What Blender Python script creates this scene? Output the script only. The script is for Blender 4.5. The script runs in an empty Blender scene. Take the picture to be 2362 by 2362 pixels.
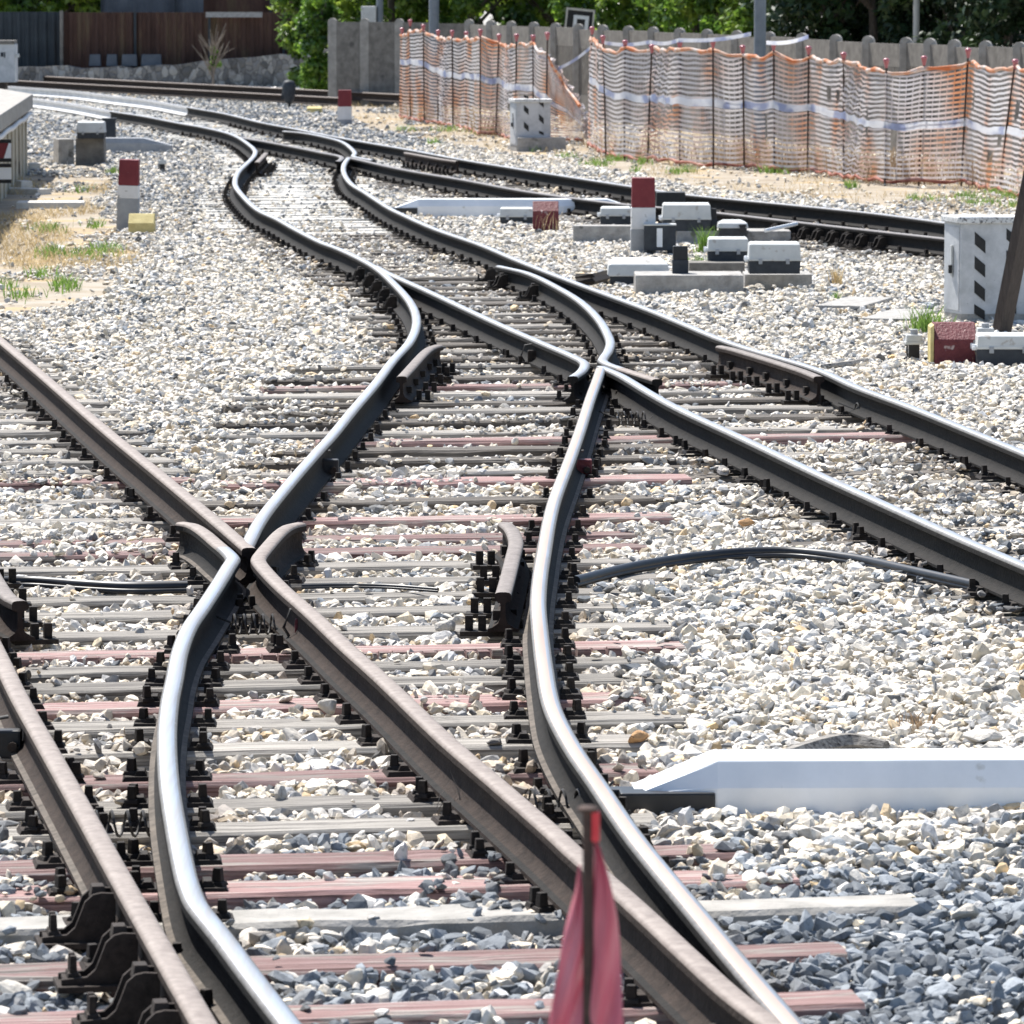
import bpy, bmesh, math, random
import numpy as np
from mathutils import Vector, Matrix, Quaternion, noise as mnoise

random.seed(7)
RNG = np.random.default_rng(11)
SC = bpy.context.scene
COL = SC.collection

# ------------------------------------------------------------------ camera
RES = 2362.0
FPX = 12000.0                      # focal length in photo pixels
YH = -79.5                         # horizon row in photo pixels
PITCH = math.atan((RES / 2 - YH) / FPX)
CAMZ = 3.05
RT = 0.20                          # rail top
CP, SP = math.cos(PITCH), math.sin(PITCH)


def ray(x, y):
    u, v = (x - RES / 2) / FPX, -(y - RES / 2) / FPX
    return Vector((u, CP + v * SP, -SP + v * CP))


def U(x, y, z=0.0):
    """survey point: photo row/column of a point at height z -> place on the ground plan"""
    d = ray(x, y)
    t = (z - CAMZ) / d.z
    return Vector((d.x * t, d.y * t, z))


def V(x, y, Y):
    d = ray(x, y)
    t = Y / d.y
    return Vector((d.x * t, Y, CAMZ + d.z * t))


def ppm(p):
    """photo pixels per metre at world point p"""
    return FPX / (p[1] * CP - (p[2] - CAMZ) * SP)


# ------------------------------------------------------------------ tags
def tag(o, label=None, cat=None, group=None, kind=None):
    if label: o['label'] = label
    if cat: o['category'] = cat
    if group: o['group'] = group
    if kind: o['kind'] = kind
    return o


def empty(name, loc=(0, 0, 0), rz=0.0):
    o = bpy.data.objects.new(name, None)
    COL.objects.link(o)
    o.location = loc
    o.rotation_euler = (0, 0, rz)
    o.empty_display_size = 0.1
    return o


ONES = ['', 'first', 'second', 'third', 'fourth', 'fifth', 'sixth', 'seventh', 'eighth', 'ninth', 'tenth', 'eleventh',
        'twelfth', 'thirteenth', 'fourteenth', 'fifteenth', 'sixteenth', 'seventeenth', 'eighteenth', 'nineteenth']
TENS = {2: 'twent', 3: 'thirt', 4: 'fort', 5: 'fift', 6: 'sixt', 7: 'sevent', 8: 'eight', 9: 'ninet'}


def nth(n):
    if n < 20: return ONES[n]
    t, r = divmod(n, 10)
    return TENS[t] + 'ieth' if r == 0 else TENS[t] + 'y-' + ONES[r]


# ------------------------------------------------------------------ materials
def new_mat(name):
    m = bpy.data.materials.new(name)
    m.use_nodes = True
    nt = m.node_tree
    b = nt.nodes['Principled BSDF']
    return m, nt, b


def N(nt, t, **kw):
    n = nt.nodes.new(t)
    for k, v in kw.items():
        if k.startswith('i_'):
            n.inputs[k[2:].replace('_', ' ')].default_value = v
        else:
            setattr(n, k, v)
    return n


def coords(nt, scale=(1, 1, 1), obj=False):
    if obj:
        tc = N(nt, 'ShaderNodeTexCoord')
        oi = N(nt, 'ShaderNodeObjectInfo')
        mul = N(nt, 'ShaderNodeMath', operation='MULTIPLY')
        mul.inputs[1].default_value = 91.7
        nt.links.new(oi.outputs['Random'], mul.inputs[0])
        add = N(nt, 'ShaderNodeVectorMath', operation='ADD')
        nt.links.new(tc.outputs['Object'], add.inputs[0])
        nt.links.new(mul.outputs[0], add.inputs[1])
        src = add.outputs[0]
    else:
        src = N(nt, 'ShaderNodeNewGeometry').outputs['Position']
    mp = N(nt, 'ShaderNodeMapping')
    mp.inputs['Scale'].default_value = scale
    nt.links.new(src, mp.inputs['Vector'])
    return mp.outputs[0]


def ramp(nt, fac, stops):
    r = N(nt, 'ShaderNodeValToRGB')
    e = r.color_ramp.elements
    while len(e) < len(stops): e.new(0.5)
    for el, (p, c) in zip(e, stops):
        el.position = p
        el.color = (*c, 1)
    nt.links.new(fac, r.inputs[0])
    return r.outputs[0]


def pm(name, stops, scale=8, rough=0.7, metal=0.0, bump=0.0, bscale=None, stretch=(1, 1, 1), obj=False, detail=6,
       spec=0.3, fleck=None):
    """procedural paint / rust / stone: noise through a ramp, a second noise for bump, optional flecks of another colour"""
    m, nt, b = new_mat(name)
    co = coords(nt, stretch, obj)
    n1 = N(nt, 'ShaderNodeTexNoise')
    n1.inputs['Scale'].default_value = scale
    n1.inputs['Detail'].default_value = detail
    n1.inputs['Roughness'].default_value = 0.65
    nt.links.new(co, n1.inputs['Vector'])
    colr = ramp(nt, n1.outputs['Fac'], stops)
    if fleck:
        fc, fs, th = fleck
        n3 = N(nt, 'ShaderNodeTexNoise')
        n3.inputs['Scale'].default_value = fs
        n3.inputs['Detail'].default_value = 5
        nt.links.new(co, n3.inputs['Vector'])
        f = ramp(nt, n3.outputs['Fac'], [(th, (0, 0, 0)), (min(1, th + 0.06), (1, 1, 1))])
        mx = N(nt, 'ShaderNodeMix', data_type='RGBA')
        nt.links.new(f, mx.inputs['Factor'])
        nt.links.new(colr, mx.inputs['A'])
        mx.inputs['B'].default_value = (*fc, 1)
        colr = mx.outputs['Result']
    nt.links.new(colr, b.inputs['Base Color'])
    b.inputs['Roughness'].default_value = rough
    b.inputs['Metallic'].default_value = metal
    b.inputs['Specular IOR Level'].default_value = spec
    if bump:
        n2 = N(nt, 'ShaderNodeTexNoise')
        n2.inputs['Scale'].default_value = bscale or scale * 4
        n2.inputs['Detail'].default_value = 6
        nt.links.new(co, n2.inputs['Vector'])
        bp = N(nt, 'ShaderNodeBump')
        bp.inputs['Strength'].default_value = bump
        bp.inputs['Distance'].default_value = 0.02
        nt.links.new(n2.outputs['Fac'], bp.inputs['Height'])
        nt.links.new(bp.outputs[0], b.inputs['Normal'])
    return m


def flat2(c, k=0.8):
    return [(0.3, tuple(x * k for x in c)), (0.7, c)]


M = {}
M['rail_dark'] = pm('rail_dark_rust', [(0.3, (0.009, 0.0085, 0.008)), (0.7, (0.021, 0.0185, 0.0165))], 14, 0.8, bump=0.25, spec=0.12)
M['rail_rust'] = pm('rail_brown_rust', [(0.3, (0.018, 0.0125, 0.010)), (0.7, (0.042, 0.030, 0.024))], 14, 0.85, bump=0.3, spec=0.15)
M['head_rust'] = pm('rail_head_rust', [(0.3, (0.145, 0.112, 0.093)), (0.7, (0.265, 0.22, 0.188))], 22, 0.6, bump=0.12, spec=0.4)
M['head_band'] = pm('rail_head_brown_band', [(0.3, (0.33, 0.245, 0.20)), (0.7, (0.42, 0.33, 0.28))], 6, 0.5, metal=0.45, stretch=(1, 0.05, 1))
M['head_edge'] = pm('rail_head_edge', [(0.3, (0.09, 0.08, 0.072)), (0.7, (0.2, 0.185, 0.17))], 30, 0.5, metal=0.3, spec=0.5)
M['head_check'] = pm('check_rail_head', [(0.3, (0.12, 0.10, 0.088)), (0.7, (0.22, 0.19, 0.17))], 22, 0.65, bump=0.15)
M['head_dark'] = pm('rail_head_unused', [(0.3, (0.10, 0.088, 0.08)), (0.7, (0.17, 0.15, 0.14))], 22, 0.5, spec=0.5)
M['fast'] = pm('fastening_iron', [(0.3, (0.012, 0.0095, 0.008)), (0.7, (0.034, 0.027, 0.022))], 30, 0.75, bump=0.2, spec=0.2)
M['fast_rust'] = pm('fastening_rust', [(0.3, (0.018, 0.0135, 0.011)), (0.7, (0.045, 0.034, 0.028))], 30, 0.8, bump=0.2, spec=0.2)
M['foot'] = pm('rail_foot_dust', [(0.3, (0.05, 0.042, 0.035)), (0.7, (0.15, 0.127, 0.105))], 18, 0.9, bump=0.2)
M['railwhite'] = pm('rail_white_paint', [(0.3, (0.42, 0.42, 0.42)), (0.7, (0.62, 0.62, 0.61))], 6, 0.7)


def head_polished():
    m, nt, b = new_mat('rail_head_polished')
    co = coords(nt, (1, 0.03, 1))
    n1 = N(nt, 'ShaderNodeTexNoise')
    n1.inputs['Scale'].default_value = 34
    n1.inputs['Detail'].default_value = 4
    nt.links.new(co, n1.inputs['Vector'])
    c = ramp(nt, n1.outputs['Fac'], [(0.36, (0.265, 0.262, 0.265)), (0.46, (0.285, 0.295, 0.315)), (0.62, (0.34, 0.36, 0.39))])
    nt.links.new(c, b.inputs['Base Color'])
    b.inputs['Metallic'].default_value = 0.85
    r = ramp(nt, n1.outputs['Fac'], [(0.3, (0.5, 0.5, 0.5)), (0.7, (0.4, 0.4, 0.4))])
    nt.links.new(r, b.inputs['Roughness'])
    return m


M['head_pol'] = head_polished()


def wood(name, paint=None, cover=0.5):
    m, nt, b = new_mat(name)
    co = coords(nt, (1.2, 30, 30), True)
    g = N(nt, 'ShaderNodeTexNoise')
    g.inputs['Scale'].default_value = 2.2
    g.inputs['Detail'].default_value = 8
    g.inputs['Roughness'].default_value = 0.7
    nt.links.new(co, g.inputs['Vector'])
    c = ramp(nt, g.outputs['Fac'], [(0.34, (0.03, 0.026, 0.023)), (0.43, (0.17, 0.155, 0.14)), (0.56, (0.39, 0.36, 0.315)), (0.75, (0.52, 0.485, 0.435))])
    if paint:
        co2 = coords(nt, (4, 9, 9), True)
        p = N(nt, 'ShaderNodeTexNoise')
        p.inputs['Scale'].default_value = 1.6
        p.inputs['Detail'].default_value = 7
        p.inputs['Roughness'].default_value = 0.7
        nt.links.new(co2, p.inputs['Vector'])
        f = ramp(nt, p.outputs['Fac'], [(cover, (1, 1, 1)), (cover + 0.1, (0.12, 0.12, 0.12))])
        pc = ramp(nt, g.outputs['Fac'], [(0.36, tuple(x * 0.25 for x in paint)), (0.44, paint), (0.58, tuple(min(1, x * 1.2 + 0.06) for x in paint)), (0.72, (0.5, 0.43, 0.41))])
        mx = N(nt, 'ShaderNodeMix', data_type='RGBA')
        nt.links.new(f, mx.inputs['Factor'])
        nt.links.new(c, mx.inputs['A'])
        nt.links.new(pc, mx.inputs['B'])
        c = mx.outputs['Result']
    nt.links.new(c, b.inputs['Base Color'])
    b.inputs['Roughness'].default_value = 0.85
    b.inputs['Specular IOR Level'].default_value = 0.2
    bp = N(nt, 'ShaderNodeBump')
    bp.inputs['Strength'].default_value = 0.7
    bp.inputs['Distance'].default_value = 0.012
    nt.links.new(g.outputs['Fac'], bp.inputs['Height'])
    nt.links.new(bp.outputs[0], b.inputs['Normal'])
    oi = N(nt, 'ShaderNodeObjectInfo')
    hv = N(nt, 'ShaderNodeHueSaturation')
    vr = N(nt, 'ShaderNodeMapRange')
    vr.inputs['To Min'].default_value = 0.62
    vr.inputs['To Max'].default_value = 1.12
    nt.links.new(oi.outputs['Random'], vr.inputs['Value'])
    nt.links.new(vr.outputs[0], hv.inputs['Value'])
    hv.inputs['Saturation'].default_value = 0.9
    nt.links.new(c, hv.inputs['Color'])
    nt.links.new(hv.outputs[0], b.inputs['Base Color'])
    return m


M['wood_grey'] = wood('sleeper_bare_wood')
M['wood_red'] = wood('sleeper_red_paint', (0.235, 0.13, 0.118), 0.50)
M['wood_dark'] = pm('sleeper_tarred', [(0.3, (0.03, 0.026, 0.023)), (0.55, (0.12, 0.105, 0.09)), (0.75, (0.3, 0.27, 0.23))], 3, 0.85, bump=0.5, stretch=(1, 14, 14), obj=True)
M['concrete'] = pm('concrete_grey', [(0.3, (0.22, 0.21, 0.195)), (0.7, (0.40, 0.385, 0.36))], 9, 0.9, bump=0.35, bscale=70, fleck=((0.12, 0.115, 0.105), 5, 0.62))
M['concrete_old'] = pm('concrete_weathered', [(0.3, (0.105, 0.098, 0.086)), (0.7, (0.215, 0.20, 0.18))], 6, 0.9, bump=0.3, bscale=50, fleck=((0.085, 0.08, 0.072), 2.2, 0.66))
M['concrete_mid'] = pm('concrete_post', [(0.3, (0.22, 0.21, 0.19)), (0.7, (0.38, 0.36, 0.33))], 6, 0.9, bump=0.3, bscale=50)
M['concrete_pale'] = pm('concrete_pale', [(0.3, (0.45, 0.43, 0.39)), (0.7, (0.62, 0.6, 0.55))], 9, 0.9, bump=0.3, bscale=60)
M['plaster'] = pm('platform_render', [(0.3, (0.30, 0.27, 0.21)), (0.7, (0.47, 0.43, 0.35))], 4, 0.9, bump=0.3, bscale=40, stretch=(2, 2, 0.6), fleck=((0.16, 0.14, 0.11), 2.5, 0.62))
M['white'] = pm('white_enamel', [(0.3, (0.62, 0.64, 0.66)), (0.7, (0.78, 0.79, 0.80))], 2, 0.45, spec=0.45, fleck=((0.52, 0.52, 0.5), 9, 0.68))
M['lid_speck'] = pm('lid_speckled', [(0.35, (0.5, 0.5, 0.49)), (0.6, (0.62, 0.62, 0.61))], 8, 0.8, bump=0.3, bscale=80, fleck=((0.10, 0.10, 0.10), 60, 0.56))
M['white_dirty'] = pm('white_paint_dirty', [(0.35, (0.36, 0.37, 0.38)), (0.6, (0.50, 0.51, 0.52))], 5, 0.6, bump=0.1, fleck=((0.2, 0.2, 0.2), 42, 0.69))
M['lid'] = pm('box_lid_grey', [(0.3, (0.43, 0.44, 0.43)), (0.7, (0.54, 0.55, 0.535))], 6, 0.6, spec=0.35, fleck=((0.36, 0.34, 0.31), 11, 0.62))
M['boxdark'] = pm('box_base_dark', [(0.3, (0.02, 0.024, 0.03)), (0.7, (0.04, 0.046, 0.055))], 12, 0.6)
M['black'] = pm('black_paint', [(0.3, (0.012, 0.012, 0.013)), (0.7, (0.025, 0.025, 0.026))], 10, 0.55)
M['rubber'] = pm('black_rubber', [(0.3, (0.008, 0.009, 0.011)), (0.7, (0.018, 0.02, 0.024))], 10, 0.42, spec=0.4)
M['red'] = pm('red_paint', [(0.3, (0.135, 0.019, 0.024)), (0.7, (0.185, 0.03, 0.034))], 6, 0.6, bump=0.25, fleck=((0.30, 0.26, 0.24), 26, 0.69))
M['redworn'] = pm('red_paint_worn', [(0.3, (0.10, 0.018, 0.022)), (0.7, (0.155, 0.035, 0.04))], 10, 0.6, bump=0.5, bscale=45, fleck=((0.42, 0.33, 0.30), 14, 0.66))
M['yellow'] = pm('yellow_paint_worn', [(0.3, (0.42, 0.34, 0.14)), (0.7, (0.58, 0.49, 0.23))], 10, 0.8, bump=0.3)
M['greypaint'] = pm('grey_paint', [(0.3, (0.24, 0.25, 0.26)), (0.7, (0.33, 0.34, 0.35))], 8, 0.7)
M['postwhite'] = pm('post_white', [(0.3, (0.55, 0.54, 0.53)), (0.7, (0.7, 0.69, 0.68))], 6, 0.7, fleck=((0.3, 0.29, 0.27), 12, 0.62))
M['polegrey'] = pm('galvanised_pole', [(0.3, (0.13, 0.155, 0.18)), (0.7, (0.19, 0.215, 0.24))], 4, 0.55, metal=0.2)
M['polepale'] = pm('pale_pole', [(0.3, (0.38, 0.38, 0.36)), (0.7, (0.5, 0.5, 0.48))], 4, 0.7)
M['steel_brown'] = pm('weathered_steel', [(0.3, (0.035, 0.027, 0.023)), (0.7, (0.075, 0.06, 0.052))], 8, 0.75, bump=0.2, stretch=(6, 6, 1))
M['rebar'] = pm('rebar_rust', [(0.3, (0.03, 0.02, 0.017)), (0.7, (0.075, 0.045, 0.035))], 30, 0.8)
M['wire'] = pm('wire_iron', [(0.3, (0.02, 0.02, 0.02)), (0.7, (0.08, 0.075, 0.07))], 40, 0.6)
M['blade_white'] = pm('dusty_white', flat2((0.6, 0.58, 0.55)), 9, 0.8)


def translucent(name, stops, scale, amount=0.45, rough=0.5, stretch=(1, 1, 1), spec=0.3):
    m, nt, b = new_mat(name)
    co = coords(nt, stretch)
    n1 = N(nt, 'ShaderNodeTexNoise')
    n1.inputs['Scale'].default_value = scale
    n1.inputs['Detail'].default_value = 4
    nt.links.new(co, n1.inputs['Vector'])
    c = ramp(nt, n1.outputs['Fac'], stops)
    nt.links.new(c, b.inputs['Base Color'])
    b.inputs['Roughness'].default_value = rough
    b.inputs['Specular IOR Level'].default_value = spec
    t = N(nt, 'ShaderNodeBsdfTranslucent')
    nt.links.new(c, t.inputs['Color'])
    mx = N(nt, 'ShaderNodeMixShader')
    mx.inputs[0].default_value = amount
    nt.links.new(b.outputs[0], mx.inputs[1])
    nt.links.new(t.outputs[0], mx.inputs[2])
    nt.links.new(mx.outputs[0], nt.nodes['Material Output'].inputs['Surface'])
    return m


M['net'] = translucent('faded_orange_net', [(0.35, (0.64, 0.28, 0.14)), (0.43, (0.65, 0.46, 0.38)), (0.51, (0.67, 0.60, 0.58)), (0.75, (0.70, 0.69, 0.70))], 1.0, 0.35, 0.4)
M['net_edge'] = translucent('orange_net_roll', [(0.38, (0.62, 0.25, 0.11)), (0.5, (0.64, 0.42, 0.30)), (0.62, (0.70, 0.65, 0.62))], 4, 0.4, 0.5)
M['net_low'] = translucent('red_net_bottom', [(0.38, (0.30, 0.085, 0.05)), (0.6, (0.5, 0.25, 0.19)), (0.75, (0.6, 0.5, 0.47))], 3, 0.35, 0.6)
M['leaf'] = translucent('leaf_green', [(0.36, (0.04, 0.085, 0.016)), (0.5, (0.12, 0.21, 0.03)), (0.62, (0.28, 0.38, 0.055))], 1.6, 0.55, 0.35, spec=0.6)
M['leaf_bright'] = translucent('leaf_bright_green', [(0.35, (0.05, 0.11, 0.018)), (0.5, (0.13, 0.25, 0.032)), (0.63, (0.27, 0.42, 0.06))], 2.0, 0.52, 0.3, spec=0.8)
M['leaf_dark'] = translucent('leaf_shade_dark', [(0.35, (0.012, 0.027, 0.012)), (0.52, (0.024, 0.048, 0.018)), (0.7, (0.05, 0.088, 0.024))], 1.0, 0.15, 0.5)  # shade over the right-hand trees put into the leaf colour
M['bark'] = pm('bark', [(0.3, (0.05, 0.04, 0.03)), (0.7, (0.13, 0.11, 0.09))], 10, 0.9, bump=0.6, stretch=(4, 4, 1))
M['twig'] = pm('dry_twig', flat2((0.24, 0.2, 0.165)), 10, 0.9)
M['grass'] = translucent('grass_green', [(0.3, (0.10, 0.19, 0.035)), (0.7, (0.22, 0.34, 0.07))], 6, 0.4, 0.6)
M['hay'] = translucent('grass_dry', [(0.3, (0.40, 0.29, 0.14)), (0.7, (0.62, 0.5, 0.3))], 5, 0.35, 0.7)
M['weed'] = translucent('weeds_dry', [(0.3, (0.20, 0.13, 0.08)), (0.7, (0.45, 0.34, 0.22))], 3, 0.3, 0.8)
M['plastic_red'] = translucent('red_tape', [(0.35, (0.42, 0.04, 0.085)), (0.55, (0.50, 0.10, 0.155)), (0.7, (0.58, 0.21, 0.27))], 3, 0.35, 0.3, stretch=(3, 3, 0.7), spec=0.8)
M['tip'] = pm('red_tip', [(0.3, (0.5, 0.03, 0.04)), (0.7, (0.62, 0.06, 0.07))], 12, 0.4)
M['cap'] = pm('red_plastic_cap', [(0.3, (0.33, 0.06, 0.075)), (0.7, (0.45, 0.13, 0.15))], 12, 0.3, spec=0.9)
M['corr_brown'] = pm('rusty_sheet_brown', [(0.3, (0.04, 0.021, 0.016)), (0.5, (0.075, 0.04, 0.03)), (0.72, (0.12, 0.09, 0.05))], 0.9, 0.8, stretch=(2.2, 1, 0.5))
M['corr_slate'] = pm('dark_slate_sheet', [(0.3, (0.024, 0.03, 0.036)), (0.7, (0.04, 0.05, 0.058))], 2, 0.7)
M['corr_grey'] = pm('grey_blue_sheet', [(0.3, (0.06, 0.07, 0.085)), (0.7, (0.10, 0.115, 0.135))], 2, 0.7)
M['sheet_white'] = pm('pale_strip', flat2((0.4, 0.39, 0.38), 0.5), 12, 0.8)
M['orange_rock'] = pm('ochre_stone', flat2((0.46, 0.27, 0.13), 0.75), 20, 0.9, bump=0.5)
M['pale_rock'] = pm('pale_stone', flat2((0.5, 0.47, 0.42), 0.75), 20, 0.9, bump=0.5)
M['dark_rock'] = pm('dark_stone', flat2((0.09, 0.1, 0.115), 0.6), 20, 0.85, bump=0.5)


def stonewall_mat():
    m, nt, b = new_mat('rubble_wall')
    co0 = coords(nt, (1.2, 1, 0.8))
    nz = N(nt, 'ShaderNodeTexNoise')
    nz.inputs['Scale'].default_value = 4
    nz.inputs['Detail'].default_value = 6
    nt.links.new(co0, nz.inputs['Vector'])
    ad = N(nt, 'ShaderNodeVectorMath', operation='MULTIPLY_ADD')
    nt.links.new(nz.outputs['Color'], ad.inputs[0])
    ad.inputs[1].default_value = (0.22, 0.22, 0.22)
    nt.links.new(co0, ad.inputs[2])
    co = ad.outputs[0]
    v = N(nt, 'ShaderNodeTexVoronoi', feature='F1')
    v.inputs['Scale'].default_value = 5.5
    nt.links.new(co, v.inputs['Vector'])
    v2 = N(nt, 'ShaderNodeTexVoronoi', feature='DISTANCE_TO_EDGE')
    v2.inputs['Scale'].default_value = 5.5
    nt.links.new(co, v2.inputs['Vector'])
    sep = N(nt, 'ShaderNodeSeparateColor')
    nt.links.new(v.outputs['Color'], sep.inputs[0])
    c = ramp(nt, sep.outputs[0], [(0.0, (0.12, 0.115, 0.11)), (0.5, (0.24, 0.23, 0.22)), (1.0, (0.42, 0.40, 0.37))])
    e = ramp(nt, v2.outputs['Distance'], [(0.0, (0.4, 0.4, 0.4)), (0.06, (1, 1, 1))])
    mx = N(nt, 'ShaderNodeMix', data_type='RGBA', blend_type='MULTIPLY')
    mx.inputs['Factor'].default_value = 1
    nt.links.new(c, mx.inputs['A'])
    nt.links.new(e, mx.inputs['B'])
    nt.links.new(mx.outputs['Result'], b.inputs['Base Color'])
    b.inputs['Roughness'].default_value = 0.95
    bp = N(nt, 'ShaderNodeBump')
    bp.inputs['Distance'].default_value = 0.1
    nt.links.new(v2.outputs['Distance'], bp.inputs['Height'])
    nt.links.new(bp.outputs[0], b.inputs['Normal'])
    return m


M['rubble'] = stonewall_mat()


def ballast_mat():
    m, nt, b = new_mat('ballast_stone')
    at = N(nt, 'ShaderNodeAttribute', attribute_type='INSTANCER', attribute_name='tone')
    co = coords(nt)
    n1 = N(nt, 'ShaderNodeTexNoise')
    n1.inputs['Scale'].default_value = 38
    n1.inputs['Detail'].default_value = 6
    n1.inputs['Roughness'].default_value = 0.7
    nt.links.new(co, n1.inputs['Vector'])
    c = ramp(nt, n1.outputs['Fac'], [(0.34, (0.55, 0.55, 0.55)), (0.48, (0.92, 0.92, 0.92)), (0.7, (1.1, 1.08, 1.05))])
    mx = N(nt, 'ShaderNodeMix', data_type='RGBA', blend_type='MULTIPLY')
    mx.inputs['Factor'].default_value = 1
    nt.links.new(at.outputs['Color'], mx.inputs['A'])
    nt.links.new(c, mx.inputs['B'])
    nt.links.new(mx.outputs['Result'], b.inputs['Base Color'])
    b.inputs['Roughness'].default_value = 0.85
    b.inputs['Specular IOR Level'].default_value = 0.25
    bp = N(nt, 'ShaderNodeBump')
    bp.inputs['Strength'].default_value = 0.5
    bp.inputs['Distance'].default_value = 0.008
    nt.links.new(n1.outputs['Fac'], bp.inputs['Height'])
    nt.links.new(bp.outputs[0], b.inputs['Normal'])
    return m


M['ballast'] = ballast_mat()


def gravel_ground():
    m, nt, b = new_mat('gravel_ground')
    co = coords(nt)
    v = N(nt, 'ShaderNodeTexVoronoi')
    v.inputs['Scale'].default_value = 17
    nt.links.new(co, v.inputs['Vector'])
    sep = N(nt, 'ShaderNodeSeparateColor')
    nt.links.new(v.outputs['Color'], sep.inputs[0])
    c = ramp(nt, sep.outputs[0], [(0, (0.16, 0.155, 0.15)), (0.4, (0.36, 0.345, 0.315)), (1, (0.52, 0.49, 0.44))])
    nt.links.new(c, b.inputs['Base Color'])
    b.inputs['Roughness'].default_value = 0.95
    bp = N(nt, 'ShaderNodeBump')
    bp.inputs['Distance'].default_value = 0.05
    nt.links.new(v.outputs['Distance'], bp.inputs['Height'])
    bp.invert = True
    nt.links.new(bp.outputs[0], b.inputs['Normal'])
    return m


M['ground'] = gravel_ground()
M['soil'] = pm('dry_soil', [(0.32, (0.19, 0.15, 0.105)), (0.5, (0.29, 0.245, 0.185)), (0.7, (0.35, 0.32, 0.275))], 1.3, 0.95, bump=0.5, bscale=25, fleck=((0.36, 0.27, 0.155), 0.9, 0.57))


def tape_mat():
    m, nt, b = new_mat('barrier_tape')
    co = coords(nt, (1.3, 0.35, 1))
    n1 = N(nt, 'ShaderNodeTexNoise')
    n1.inputs['Scale'].default_value = 3.3
    n1.inputs['Detail'].default_value = 2
    nt.links.new(co, n1.inputs['Vector'])
    c = ramp(nt, n1.outputs['Fac'], [(0.42, (0.30, 0.34, 0.50)), (0.50, (0.60, 0.62, 0.68)), (0.6, (0.74, 0.75, 0.78))])
    nt.links.new(c, b.inputs['Base Color'])
    b.inputs['Roughness'].default_value = 0.35
    t = N(nt, 'ShaderNodeBsdfTranslucent')
    nt.links.new(c, t.inputs['Color'])
    mx = N(nt, 'ShaderNodeMixShader')
    mx.inputs[0].default_value = 0.35
    nt.links.new(b.outputs[0], mx.inputs[1])
    nt.links.new(t.outputs[0], mx.inputs[2])
    nt.links.new(mx.outputs[0], nt.nodes['Material Output'].inputs['Surface'])
    return m


M['tape'] = tape_mat()


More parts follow.
